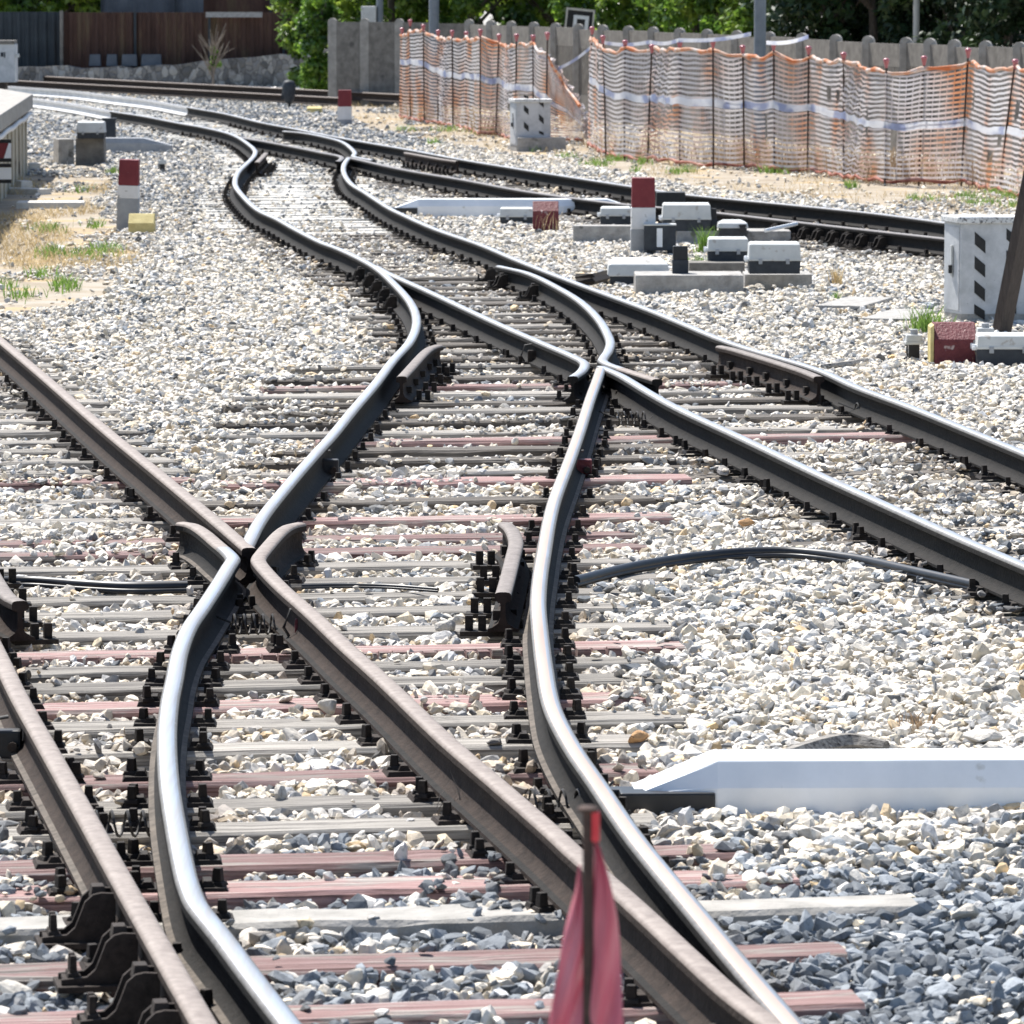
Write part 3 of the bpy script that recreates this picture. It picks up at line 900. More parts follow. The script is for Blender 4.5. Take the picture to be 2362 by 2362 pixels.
def plate(rail, W, Y, style):
    ys = [p.y for p in W]
    i = min(range(len(W)), key=lambda k: abs(ys[k] - Y))
    j0, j1 = max(0, i - 1), min(len(W) - 1, i + 1)
    t = W[j1] - W[j0]
    t.z = 0
    if t.y < 0: t = -t
    ang = math.atan2(t.y, t.x) - math.pi / 2
    x = rx_w(W, Y)
    if Y > 43:
        link('base_plate', PLATE_FAR, rail, (x, Y, 0.004), ang)
        return
    p = link('base_plate', PLATE[style], rail, (x, Y, 0.002), ang)
    for sx in (-1, 1):
        for sy in ((-0.045, 0.045) if random.random() < 0.22 else (random.uniform(-0.02, 0.02),)):
            c = link('screw', BOLT[style], p, (sx * (0.128 + random.uniform(-0.01, 0.01)), sy, 0.013), random.uniform(-0.5, 0.5))
            c.scale = (1, 1, random.uniform(0.9, 1.2))


def rx_w(W, Y):
    ys = np.array([p.y for p in W]); xs = np.array([p.x for p in W])
    if ys[0] > ys[-1]: ys, xs = ys[::-1], xs[::-1]
    return float(np.interp(Y, ys, xs))


STY = {k[0]: k[2] for k in RAILSPEC}
for key, W in RAILS.items():
    y0, y1 = min(p.y for p in W), max(p.y for p in W)
    cnt = 0
    for (cx, cy, ang, hl, hd, bur) in SLEEPERS:
        # where does this row cross the rail
        Y = cy
        for _ in range(4):
            if not (y0 + 0.15 < Y < y1 - 0.1): break
            x = rx_w(W, Y)
            Y = cy + math.tan(ang) * (x - cx)
        if not (y0 + 0.15 < Y < y1 - 0.1): continue
        x = rx_w(W, Y)
        if abs(x - cx) > hl * math.cos(ang) + 0.02: continue
        if Y > 100 or cnt >= 98: continue
        plate(RAIL_OBJ[key], W, Y, 'rust' if STY[key] == 'rust' else 'pol')
        cnt += 1


# curled brace chairs beside switch rails
def brace_mesh(mat):
    b = MB()
    for yy in (-0.075, 0.055):
        pr = [(0.02, 0.012), (0.02, 0.15), (-0.05, 0.153), (-0.09, 0.148), (-0.13, 0.128), (-0.155, 0.09), (-0.18, 0.055), (-0.22, 0.035), (-0.34, 0.03), (-0.34, 0.012)]
        b.prism(pr, yy, yy + 0.022)
    b.box(-0.36, 0.10, -0.11, 0.11, -0.004, 0.014)
    b.box(-0.33, -0.24, -0.05, 0.05, 0.014, 0.03)
    for yy in (-0.03, 0.03): bolt_mb(b, -0.28, yy, 0.03, 0.06, 0.018)
    b.box(-0.10, -0.02, -0.05, 0.05, 0.13, 0.168, top=(0.01, 0.01))
    return b.mesh('brace', mat, 0.004)


BR = {'rust': brace_mesh(M['fast_rust']), 'pol': brace_mesh(M['fast'])}


def braces(key, ylist, side=1, off=0.045):
    W = RAILS[key]
    for y in ylist:
        Y = U(1000, y, 0.05).y
        x = rx_w(W, Y)
        t = rx_w(W, Y + 0.3) - rx_w(W, Y - 0.3)
        ang = -math.atan2(t, 0.6)
        o = link('rail_brace', BR['rust' if STY[key] == 'rust' else 'pol'], RAIL_OBJ[key], (x - side * off, Y, 0.004), ang)
        o.scale = (side * (0.64 if key == 'rusty_left' else 0.55), 0.8, 1.1 if key == 'rusty_left' else 0.9)


braces('rusty_left', [2140, 2236, 2330, 2420])
braces('blade_right', [640, 655, 680])
braces('pol_left_far', [640, 655, 670, 688, 706])
braces('track_c_left', [537, 541, 545, 549, 553, 557, 561, 566])

# ------------------------------------------------------------------ ground
g = MB()
g.add([(-700, -60, -0.075), (700, -60, -0.075), (700, 900, -0.075), (-700, 900, -0.075)], [(0, 1, 2, 3)])
tag(g.obj('ground', M['ground']), kind='structure')


def poly_world(pts, z=-0.03):
    return [U(x, y, z) for x, y in pts]


SOIL_L = [(-120, 372), (60, 392), (150, 372), (215, 380), (262, 402), (262, 440), (205, 470), (262, 512), (305, 548), (335, 575), (285, 640), (235, 690), (150, 712), (0, 735), (-150, 755)]
SOIL_R = [(690, 243), (780, 262), (860, 300), (960, 318), (1090, 342), (1165, 356), (1330, 382), (1480, 404), (1562, 427), (1680, 444), (1850, 460), (2060, 484), (2200, 498), (2450, 522), (2700, 420), (2500, 300), (1800, 225), (1100, 212), (760, 222)]


def soil(name, pts, z):
    W = poly_world(pts, z)
    c = []
    n = len(W)
    for i in range(n):                # wavy outline
        a, b = W[i], W[(i + 1) % n]
        for k in range(8):
            p = a.lerp(b, k / 8)
            c.append((p.x + random.uniform(-.08, .08), p.y + random.uniform(-.12, .12), z))
    b = MB(); b.add(c, [tuple(range(len(c)))])
    o = b.obj(name, M['soil'])
    tag(o, kind='structure')
    return [(p[0], p[1]) for p in c]


PL_L = soil('ground_soil', SOIL_L, -0.06)
PL_R = soil('ground_soil', SOIL_R, -0.06)


def inside(px, py, poly):
    r = np.zeros(len(px), bool)
    n = len(poly)
    for i in range(n):
        x0, y0 = poly[i]; x1, y1 = poly[(i + 1) % n]
        c = ((y0 > py) != (y1 > py))
        with np.errstate(divide='ignore', invalid='ignore'):
            xi = (x1 - x0) * (py - y0) / (y1 - y0 + 1e-12) + x0
        r ^= c & (px < xi)
    return r


FOOT = []      # footprints kept clear of stones: (cx, cy, rz, hx, hy)


# ------------------------------------------------------------------ things beside the track
def at(x0, x1, yb, z=-0.03):
    """plan position, px/m and width of something whose base row is yb"""
    p = U((x0 + x1) / 2, yb, z)
    s = ppm(p)
    return p, s, (x1 - x0) / s


def footprint(p, hx, hy, rz=0): FOOT.append((p.x, p.y, rz, hx, hy))


def marker_post(x0, x1, yt, yr, yw, yb, label, lean=0.0):
    p, s, wd = at(x0, x1, yb)
    H = (yb - yt) / s
    zr, zw = (yb - yr) / s, (yb - yw) / s
    r = empty('marker_post', (p.x, p.y + wd / 2, -0.03))
    r.rotation_euler = (0, lean, 0)
    tag(r, label, 'marker post', 'red and white marker posts')
    h = wd / 2
    b = MB(); b.box(-h * 1.04, h * 1.04, -h, h, -0.1, zw); b.obj('base', M['greypaint'], r, bevel=0.008)
    b = MB(); b.box(-h * 1.0, h * 1.0, -h * 0.97, h * 0.97, zw, zr); b.obj('white_band', M['postwhite'], r, bevel=0.006)
    b = MB(); b.box(-h * 0.97, h * 0.97, -h * 1.0, h * 1.0, zr, H, top=(0.004, 0.02)); b.obj('red_band', M['red'], r, bevel=0.01)
    footprint(r.location, h * 1.1, h * 1.1)


marker_post(269, 317, 369, 428, 458, 526, 'red and white marker post beside the small yellow block', 0.035)
marker_post(779, 811, 208, 246, 276, 287, 'distant red and white marker post in front of the concrete wall')
marker_post(1456, 1512, 411, 479, 529, 585, 'red and white marker post among the grey track boxes')


def slope_block(x0, x1, yt, ye, yb, label, mat, side=None, dep=0.22):
    p, s, wd = at(x0, x1, yb)
    H1 = (yb - ye) / s
    H2 = (yb - yt) / s - dep * 0.06
    r = empty('concrete_block', (p.x, p.y, -0.03))
    tag(r, label, 'block', 'painted blocks along the tracks')
    h = wd / 2
    b = MB()
    pr = [(0, -0.08), (0, H1), (0.5 * dep, H2), (dep, H2 * 0.98), (dep, -0.08)]
    vs = [(-h, a, z) for a, z in pr] + [(h * 0.985 if z > 0 else h, a, z) for a, z in pr]
    n = len(pr)
    b.add(vs, [tuple(range(n)), tuple(range(2 * n - 1, n - 1, -1))] + [(i, i + n, (i + 1) % n + n, (i + 1) % n) for i in range(n)])
    o = b.obj('body', mat, r, bevel=0.008)
    if side:
        q = MB()
        q.prism([(-h - 0.03, -0.08), (-h - 0.03, H2 * 0.9), (-h - 0.002, H2 * 0.97), (-h - 0.002, -0.08)], 0.01, dep - 0.01)
        q.obj('yellow_side', M['yellow'], r, bevel=0.006)
    footprint(Vector((p.x, p.y + dep / 2, 0)), h, dep / 2)
    return r


slope_block(2155, 2253, 741, 783, 838, 'dark red block with one yellow side by the striped cabinet', M['redworn'], True, 0.3)
slope_block(1229, 1289, 462, 487, 531, 'dark red block in front of the far white trough', M['redworn'], None, 0.26)
slope_block(296, 356, 491, 515, 536, 'low yellow block at the foot of the left marker post', M['yellow'], None, 0.24)
slope_block(708, 742, 244, 250, 260, 'faded yellow block near the dwarf signal', M['yellow'], None, 0.3)


def track_box(x0, x1, yt, yl, yb, label, z=-0.03, dep=0.3, latch=True, rz=0.0, slab=None):
    p, s, wd = at(x0, x1, yb, z)
    H = (yb - yt) / s - dep * 0.05
    zl = (yb - yl) / s
    r = empty('track_box', (p.x, p.y, z), rz)
    tag(r, label, 'track box', 'grey lidded boxes beside the tracks')
    h = wd / 2
    b = MB(); b.box(-h * 0.97, h * 0.97, 0.012, dep - 0.012, -0.06 if z < 0 else 0.0, zl, top=(-0.006, -0.004)); b.obj('base', M['boxdark'], r, bevel=0.006)
    b = MB()
    b.box(-h - 0.004, h + 0.004, -0.004, dep + 0.004, zl, zl + 0.028)
    b.box(-h, h, 0, dep, zl + 0.024, H * 0.94, top=(0.007, 0.01))
    b.box(-h + 0.007, h - 0.007, 0.01, dep - 0.01, H * 0.94 - 0.003, H, top=(0.014, 0.03))
    b.obj('lid', M['lid'], r, bevel=0.006)
    q = MB()
    for xx in (-h * 0.55, h * 0.5):
        q.box(xx - 0.018, xx + 0.018, -0.014, 0.002, zl - 0.03, zl + 0.02)
    q.obj('hasp', M['greypaint'], r, bevel=0.003)
    if latch:
        for yy in (0.05, dep - 0.08):
            q = MB()
            q.box(-h - 0.035, -h + 0.002, yy, yy + 0.03, zl - 0.01, zl + 0.035)
            q.tube([(-h - 0.02, yy - 0.015, zl + 0.01), (-h - 0.02, yy + 0.045, zl + 0.01)], 0.014, 8)
            q.obj('latch', M['white'], r, bevel=0.003)
    footprint(Vector((p.x, p.y + dep / 2, 0)), h + 0.03, dep / 2)
    return r


def slab(x0, x1, yt, yb, label, mat='concrete', dep=0.5, z=-0.03, rz=0.0, h=None):
    p, s, wd = at(x0, x1, yb, z)
    H = h if h is not None else max(0.05, (yb - yt) / s - 0.0)
    b = MB()
    n = 5
    b.box(-wd / 2, wd / 2, 0, dep, -0.06, H, top=(0.004, 0.004))
    o = b.obj('concrete_slab', M[mat], None, (p.x, p.y, z), rz, bevel=0.01)
    tag(o, label, 'slab', 'concrete slabs and kerbs beside the tracks')
    footprint(Vector((p.x, p.y + dep / 2, 0)), wd / 2, dep / 2, rz)
    return p.x, p.y, z + H


slab(1465, 1716, 635, 677, 'long concrete plinth under the black post and flat grey cover', dep=0.7)
slab(1717, 1874, 633, 660, 'concrete plinth under the nearest grey track box', dep=0.55)
slab(1560, 1825, 533, 562, 'long concrete plinth behind, under the tallest box', dep=0.6)
slab(1321, 1456, 521, 558, 'tilted concrete kerb left of the middle marker post', dep=0.3, rz=-0.05)
slab(1589, 1719, 606, 640, 'dirty dark plinth under the middle grey box', 'concrete_old', dep=0.4)


def zs(x, yb, H): return U(x, yb, H)


track_box(1727, 1847, 556, 602, 632, 'nearest grey box with dark base on the right end of the plinth', z=0.115, dep=0.34)
track_box(1633, 1727, 545, 580, 606, 'middle grey box on the dirty dark plinth', z=0.10, dep=0.3)
track_box(1528, 1640, 466, 507, 533, 'tall grey box with dark base behind the black labelled box', z=0.11, dep=0.36)
track_box(1153, 1231, 477, 501, 516, 'low grey box left of the small red block', dep=0.28)
track_box(1385, 1457, 475, 499, 524, 'grey box half hidden behind the middle marker post', dep=0.32)
track_box(2254, 2400, 767, 806, 843, 'grey box cut by the right edge beside the red block', dep=0.3)

# pillar box on the far left
p, s, wd = at(174, 241, 377)
b = MB(); b.box(-wd / 2, wd / 2, 0, 0.4, -0.1, (377 - 319) / s, top=(0.006, 0.006))
tag(b.obj('concrete_pillar', M['concrete_old'], None, (p.x, p.y, -0.03), bevel=0.01), 'square concrete pillar carrying the far left box', 'pillar')
footprint(p + Vector((0, 0.2, 0)), wd / 2, 0.2)
track_box(177, 241, 278, 306, 320, 'grey lidded box on the concrete pillar near the platform', z=(377 - 319) / s - 0.03, dep=0.36, latch=False)
b = MB(); b.box(-0.11, 0.11, 0, 0.14, -0.05, 0.52, top=(0.004, 0.004)); b.box(-0.12, 0.12, -0.012, 0.15, 0.50, 0.535)
p2 = U(236, 352, -0.03)
tag(b.obj('relay_case', M['boxdark'], None, (p2.x + 0.02, p2.y + 1.2, -0.03), bevel=0.006), 'narrow black case behind the box on the pillar', 'case')
b = MB(); p, s, wd = at(134, 172, 377); b.box(-wd / 2, wd / 2, 0, 0.5, -0.1, (377 - 321) / s, top=(0.01, 0.0)); b.box(-wd / 2 + 0.05, wd / 2 - 0.04, -0.01, 0.0, 0.03, (377 - 330) / s)
tag(b.obj('concrete_block', M['concrete'], None, (p.x, p.y, -0.03), 0.25, bevel=0.012), 'bare concrete block left of the pillar', 'block')
footprint(p + Vector((0, 0.2, 0)), wd / 2, 0.3)


def trough(x0, xs0, xs1, x1, yt, ym, yb, label, mat, dep=0.34, blackend=True, name='cable_trough', p1y=None, rz=0.0):
    """cable trough cover: sloped front face, bevelled ends"""
    p, s, _ = at(xs0, xs1, yb)
    X0, XS0, XS1, X1 = [(x - (xs0 + xs1) / 2) / s for x in (x0, xs0, xs1, x1)]
    H = (yb - yt) / s - 0.02
    zm = (yb - ym) / s
    r = empty(name, (p.x, p.y, -0.03), rz)
    tag(r, label, 'cable trough', 'cable troughs crossing the ballast')
    b = MB()
    sec0 = [(0, -0.06), (0, zm), (0.045, H), (dep - 0.045, H), (dep, zm), (dep, -0.06)]

    def ring(x, k, zlow=None):
        out = []
        for a, z in sec0:
            zz = z if zlow is None else (min(z, zlow) if z > 0.02 else z)
            out.append((x, dep / 2 + (a - dep / 2) * k, zz))
        return out
    R = [ring(X0, 0.75, zm * 0.72), ring(XS0, 1), ring(XS1, 1), ring(X1, 0.75, zm * 0.72)]
    vs = sum(R, [])
    n = 6
    fs = []
    for i in range(3):
        for k in range(n):
            fs.append((i * n + k, (i + 1) * n + k, (i + 1) * n + (k + 1) % n, i * n + (k + 1) % n))
    fs += [tuple(range(n)), tuple(range(4 * n - 1, 3 * n - 1, -1))]
    b.add(vs, fs)
    bm_o = b.obj('cover', mat, r, bevel=0.006)
    if blackend:
        q = MB(); q.box(X0 - 0.06, XS0 - 0.01 if XS0 - X0 < 0.6 else X0 + 0.3, -0.012, 0.10, -0.08, zm * 0.85); q.obj('rubber_end', M['rubber'], r, bevel=0.008)
        q = MB(); q.box(X0 - 0.12, X0 + 0.02, 0.10, 0.2, -0.03, zm * 0.8, top=(0.02, 0.01)); q.obj('rubber_seal', M['rubber'], r, bevel=0.008)
    footprint(Vector(((X0 + X1) / 2 + p.x, p.y + dep / 2, 0)), (X1 - X0) / 2, dep / 2 - 0.05, rz)
    return r


trough(1467, 1655, 2700, 2800, 1742, 1815, 1876, 'long white cable trough crossing the ballast at the lower right', M['white'], 0.36, rz=0.035)
trough(904, 965, 1400, 1470, 456, 476, 499, 'white cable trough between the tracks behind the red block', M['white'], 0.34)
trough(225, 240, 330, 395, 316, 330, 350, 'grey concrete trough right of the concrete pillar', M['greypaint'], 0.4, blackend=False)

# black labelled box, black posts, flat covers among the boxes
p, s, wd = at(1486, 1559, 587)
r = empty('signal_case', (p.x, p.y, -0.03)); tag(r, 'black box with a white stripe in front of the marker post', 'signal case')
H = (587 - 518) / s
b = MB(); b.box(-wd / 2, wd / 2, 0, 0.2, 0.04, H - 0.012); b.box(-wd / 2 + 0.03, -wd / 2 + 0.09, 0.03, 0.17, -0.08, 0.04); b.box(wd / 2 - 0.09, wd / 2 - 0.03, 0.03, 0.17, -0.08, 0.04)
b.obj('body', M['boxdark'], r, bevel=0.006)
b = MB(); b.box(-wd / 2 - 0.005, wd / 2 + 0.005, -0.005, 0.205, H - 0.012, H + 0.004); b.obj('lid', M['lid'], r, bevel=0.004)
b = MB(); b.box(-0.035, 0.025, -0.004, 0.0, 0.08, H - 0.04); b.obj('white_stripe', M['white'], r)
footprint(p + Vector((0, .1, 0)), wd / 2, .1)


def black_post(x0, x1, yt, yb, label, z=-0.03):
    p, s, wd = at(x0, x1, yb, z)
    H = (yb - yt) / s
    r = empty('black_post', (p.x, p.y, z)); tag(r, label, 'post', 'black posts among the boxes')
    b = MB(); b.box(-wd / 2, wd / 2, 0, wd * 0.8, -0.05 if z < 0 else 0, H * 0.52); b.obj('body', M['boxdark'], r, bevel=0.005)
    b = MB(); b.box(-wd / 2 + 0.004, wd / 2 - 0.004, 0.004, wd * 0.8 - 0.004, H * 0.52, H, top=(0.003, 0.003)); b.obj('cap', M['black'], r, bevel=0.006)
    footprint(p + Vector((0, .05, 0)), wd / 2, wd * .4)


black_post(1551, 1588, 568, 634, 'short black post on the front plinth', 0.13)
black_post(1636, 1654, 481, 532, 'thin black post right of the tall grey box', 0.11)
black_post(1513, 1582, 444, 512, 'wide black case behind the tall grey box')


def flat_cover(x0, x1, yt, yb, label, z=0.03, dep=0.5, mat='lid', rz=0.0):
    p, s, wd = at(x0, x1, yb, z)
    H = (yb - yt) / s * 0.88
    r = empty('motor_cover', (p.x, p.y, z), rz); tag(r, label, 'machine cover', 'flat covers of point machines')
    b = MB()
    b.box(-wd / 2, wd / 2, 0, dep, 0.03, H * 0.75, top=(0.015, 0.02)); b.box(-wd / 2 + 0.015, wd / 2 - 0.015, 0.02, dep - 0.02, H * 0.75 - 0.002, H, top=(0.06, 0.08))
    b.obj('cover', M[mat], r, bevel=0.012)
    b = MB(); b.box(-wd / 2 + 0.03, wd / 2 - 0.02, 0.02, dep - 0.02, -0.1, 0.032); b.obj('base', M['boxdark'], r, bevel=0.005)
    b = MB(); b.box(wd * 0.2, wd * 0.42, -0.04, 0.02, 0.05, 0.075); b.box(wd * 0.22, wd * 0.4, -0.045, 0.01, 0.0, 0.05); b.obj('handle', M['black'], r, bevel=0.004)
    footprint(p + Vector((0, dep / 2, 0)), wd / 2, dep / 2)


flat_cover(1401, 1545, 593, 645, 'flat pale grey machine cover left of the black post', 0.02, 0.55)
flat_cover(1654, 1727, 506, 533, 'small flat grey cover with black handle behind the plinth', 0.12, 0.4)
b = MB(); pa, pb = U(1765, 532, 0.14), U(1838, 516, 0.2)
b.tube([pa, pb], 0.022, 6)
tag(b.obj('steel_bar', M['white']), 'white bar slanting up toward the curled braces', 'bar')
# point rods between switch and flat cover
for i, (y0, y1, lab) in enumerate(((625, 633, 'farther bent point rod from the switch to the flat cover'), (634, 644, 'nearer bent point rod from the switch to the flat cover'))):
    q0, q1 = U(1330, y1 + 6, 0.05), U(1400, y0 + 6, 0.06)
    b = MB(); mid = q0.lerp(q1, 0.5) + Vector((0, 0, 0.0))
    L = (q1 - q0).length
    b.tube([q0, mid + Vector((0, -0.3, 0)), q1], 0.035, 4)
    tag(b.obj('point_rod', M['fast']), lab, 'point rod', 'rods of the middle switch')

# striped cabinets
def cabinet(x0, xe, x1, yt, yb, label, bands, rz=0.0, dep=0.35, base=None):
    """x0..xe the narrow left face, xe..x1 the striped front"""
    p = U(xe, yb, -0.03)
    s = ppm(p)
    W_ = (x1 - xe) / s
    H = (yb - yt) / s
    side = (xe - x0) / s
    # left face recedes: corner at p, the left face goes back and left
    d = dep
    r = empty('striped_cabinet', (p.x, p.y, -0.03), rz)
    tag(r, label, 'cabinet', 'striped metal cabinets')
    out = [(0, 0), (W_, 0), (W_ - side * 0.2, d), (-side, d)]

    def prism(mb, o, z0, z1, grow=0.0):
        c = [(x + (grow if x > 0.1 else -grow), y + (grow if y > 0.1 else -grow)) for x, y in o]
        vs = [(x, y, z0) for x, y in c] + [(x, y, z1) for x, y in c]
        mb.add(vs, [(3, 2, 1, 0), (4, 5, 6, 7), (0, 1, 5, 4), (1, 2, 6, 5), (2, 3, 7, 6), (3, 0, 4, 7)])
    b = MB(); prism(b, out, -0.08, 0.06, -0.004); b.obj('plinth', M['concrete'], r, bevel=0.004)
    b = MB(); prism(b, out, 0.06, H - 0.06); b.obj('body', M['white_dirty'], r, bevel=0.006)
    b = MB(); prism(b, out, H - 0.06, H, 0.03); b.obj('lid', M['lid_speck'], r, bevel=0.014)
    # door on the left face
    e = Vector((-side, d, 0)).normalized()
    nrm = Vector((-e.y, e.x, 0))
    if nrm.x > 0: nrm = -nrm
    L = Vector((-side, d, 0)).length
    dm = MB()
    for a0, a1, z0, z1, t in ((0.03, L - 0.03, 0.09, H - 0.09, 0.006),):
        c = [e * a0, e * a1]
        vs = [c[0], c[1], c[1] + nrm * t, c[0] + nrm * t]
        v8 = [(v.x, v.y, z0) for v in vs] + [(v.x, v.y, z1) for v in vs]
        dm.add(v8, [(3, 2, 1, 0), (4, 5, 6, 7), (0, 1, 5, 4), (1, 2, 6, 5), (2, 3, 7, 6), (3, 0, 4, 7)])
    door = dm.obj('door', M['white_dirty'], r, bevel=0.002)
    hm = MB()
    c = e * (L * 0.45) + nrm * 0.012
    hm.box(c.x - 0.012, c.x + 0.006, c.y - 0.02, c.y + 0.02, H * 0.42, H * 0.72)
    hm.obj('handle', M['lid'], door, bevel=0.003)
    hm = MB(); hm.box(c.x - 0.03, c.x + 0.0, c.y - 0.03, c.y + 0.03, H * 0.45, H * 0.53); hm.obj('padlock', M['black'], door, bevel=0.005)
    for (bx0, bx1, zlist) in bands:
        for k, (za, zb) in enumerate(zlist):
            a0, a1 = bx0 * W_, bx1 * W_
            drop = (zb - za) * 0.42
            q = MB()
            q.prism([(a0, za + drop), (a1, za), (a1, zb - drop), (a0, zb)], -0.004, 0.001)
            q.obj('black_stripe', M['black'], r)
    FOOT.append((p.x + W_ / 2, p.y + d / 2, 0, W_ / 2 + 0.05, d / 2))
    return r, p, W_, H


Hh = 0.87
st = [(0.70, 0.82), (0.50, 0.63), (0.29, 0.42), (0.04, 0.2)]
z = [(0.01, 0.15), (0.17, 0.36), (0.38, 0.57), (0.59, 0.78)]
z2 = [(0.06, 0.24), (0.26, 0.43), (0.45, 0.62), (0.64, 0.81)]
cabinet(2184, 2215, 2420, 500, 741, 'white cabinet with black slanted stripes at the right edge', [(0.155, 0.275, z), (0.51, 0.63, z2)])
zf = [(0.12, 0.2), (0.24, 0.38), (0.48, 0.62), (0.74, 0.82)]
zg = [(0.14, 0.2), (0.33, 0.50), (0.60, 0.78)]
cabinet(1176, 1191, 1270, 229, 345, 'distant grey cabinet with black diamonds before the sagging net', [(0.22, 0.36, [(0.30, 0.47), (0.58, 0.75), (0.85, 0.92)]), (0.66, 0.80, [(0.24, 0.32), (0.42, 0.6), (0.70, 0.87)])], dep=0.4)
slab(1193, 1306, 318, 346, 'low concrete step at the foot of the distant grey cabinet', 'concrete', dep=0.4)

# leaning steel bar at right edge
b = MB()
pa, pb = V(2318, 760, 43.6), V(2398, 360, 43.4)
d = (pb - pa)
mt = Matrix.Translation(pa) @ d.to_track_quat('Z', 'Y').to_matrix().to_4x4()
Lb = d.length
wb = 49 / ppm(pa) / 2
for (a0, a1, c0, c1) in ((-wb, wb, -0.012, 0.0), (-wb, -wb + 0.014, 0.0, 0.07), (wb - 0.014, wb, 0.0, 0.07)):
    b.add([mt @ Vector(q) for q in ((a0, c0, -0.25), (a1, c0, -0.25), (a1, c1, -0.25), (a0, c1, -0.25), (a0, c0, Lb), (a1, c0, Lb), (a1, c1, Lb), (a0, c1, Lb))], [(3, 2, 1, 0), (4, 5, 6, 7), (0, 1, 5, 4), (1, 2, 6, 5), (2, 3, 7, 6), (3, 0, 4, 7)])
ob = b.obj('steel_channel', M['steel_brown'])
# flat face towards us
tag(ob, 'dark brown steel channel leaning across the striped cabinet', 'steel post')


def cap_post(x0, x1, yt, yb, label, z=-0.03):
    p, s, wd = at(x0, x1, yb, z)
    H = (yb - yt) / s
    r = empty('cable_post', (p.x, p.y + 0.05, z)); tag(r, label, 'cable post', 'small capped cable posts')
    b = MB(); b.box(-wd * 0.29, wd * 0.29, -0.04, 0.04, -0.06, H * 0.58); b.obj('body', M['black'], r, bevel=0.004)
    b = MB(); b.box(-wd * 0.5, wd * 0.5, -wd * 0.45, wd * 0.45, H * 0.50, H * 0.60); b.box(-wd * 0.46, wd * 0.46, -wd * 0.42, wd * 0.42, H * 0.60, H * 0.82, top=(0.004, 0.004)); b.obj('cap', M['lid'], r, bevel=0.006)
    b = MB(); b.lathe([(wd * 0.21, H * 0.80), (wd * 0.21, H * 0.98), (wd * 0.17, H)], n=14); b.obj('knob', M['greypaint'], r, smooth=0.6)
    b = MB(); b.tube([(-wd * 0.38, -0.02, H * 0.52), (-wd * 0.40, -0.03, H * 0.25), (-wd * 0.36, -0.03, 0.03), (-wd * 0.7, -0.1, 0.0)], 0.008, 6); b.obj('cable', M['rubber'], r, smooth=1.0)
    return r


cap_post(2088, 2130, 760, 830, 'small capped cable post left of the dark red block')
cap_post(2252, 2295, 746, 806, 'small capped cable post behind the dark red block')
cap_post(364, 384, 364, 393, 'tiny capped cable post in the ballast near the left marker post')
b = MB(); b.tube([U(2248, 748 + 40, 0.14), V(2400, 770, 41.0)], 0.014, 8)
tag(b.obj('conduit_pipe', M['postwhite']), 'thin white pipe running right behind the dark red block', 'pipe')

# cables / conduits
def conduit(pts, r, label, z=0.02, mat='rubber', name='cable_conduit'):
    W = [U(x, y, z) for x, y in catmull(pts, 20)]
    b = MB(); b.tube(W, r, 10)
    b.tube([p + Vector((0, -r * 1.15, -r * 0.7)) for p in W], r * 0.55, 8)
    o = b.obj(name, M[mat], smooth=1.0)
    tag(o, label, 'cable', 'black cable conduits on the ballast')


conduit([(1328, 1340), (1440, 1312), (1562, 1290), (1686, 1276), (1800, 1272), (1852, 1274), (1976, 1290), (2100, 1317), (2249, 1350)], 0.026, 'black conduit bowing across the ballast right of the shiny curve', 0.03)
conduit([(-60, 1346), (60, 1340), (180, 1348), (300, 1354), (432, 1352)], 0.026, 'black conduit between the sleepers left of the brown crossing', 0.02)
conduit([(696, 1352), (800, 1350), (900, 1352), (1010, 1360)], 0.011, 'thin black conduit between the brown crossing and the check rail', 0.02)


def wire_coil(x, y, label, n=5, r=0.045, L=0.22):
    p = U(x, y, 0.05)
    path = []
    for i in range(n * 12):
        th = i / 12 * 2 * math.pi
        path.append(p + Vector((-L / 2 + L * i / (n * 12), r * math.cos(th), r * math.sin(th))))
    path = [p + Vector((-L, 0.1, 0.04))] + path + [p + Vector((L * 0.9, 0.1, 0.06))]
    b = MB(); b.tube(path, 0.0055, 5)
    tag(b.obj('wire_coil', M['wire'], smooth=1.0), label, 'wire coil', 'coiled bond wires at the rail joints')


wire_coil(590, 1440, 'coiled wire in the throat of the brown crossing')
wire_coil(1458, 965, 'coiled wire right of the middle crossing')
wire_coil(285, 1900, 'coiled wire between the brown and the shiny rail at lower left', 4)
wire_coil(1290, 1850, 'coiled wire left of the white trough tip', 4)
wire_coil(2010, 945, 'coiled wire at the foot of the long right rail', 4)

# insulated joints : small coloured clamp boxes
def joint_box(x, y, label, mat):
    p = U(x, y, 0.06)
    r = empty('bond_clamp', p); tag(r, label, 'bond clamp', 'bond clamps on the rail webs')
    b = MB(); b.box(-0.05, 0.05, -0.04, 0.04, -0.05, 0.06); b.obj('body', M[mat], r, bevel=0.01)
    b = MB(); b.tube([(-0.06, 0, -0.05), (-0.1, -0.02, 0.02), (-0.07, -0.02, 0.1), (0, 0, 0.11)], 0.008, 6); b.obj('wire', M['wire'], r, smooth=1.0)
    b = MB(); b.tube([(0.02, -0.045, 0.0), (0.02, -0.07, 0.0)], 0.02, 8); b.obj('bolt', M['fast_rust'], r)


joint_box(706, 1456, 'red bond clamp on the brown rail past the crossing', 'redworn')
joint_box(1346, 1082, 'dark red bond clamp right of the shiny curve', 'redworn')
joint_box(762, 1082, 'black bond clamp under the snaking rail', 'black')
joint_box(1232, 826, 'rusty bond clamp on the bent tipped rail', 'fast_rust')
joint_box(20, 1718, 'black bond clamp on the brown rail at the left edge', 'black')

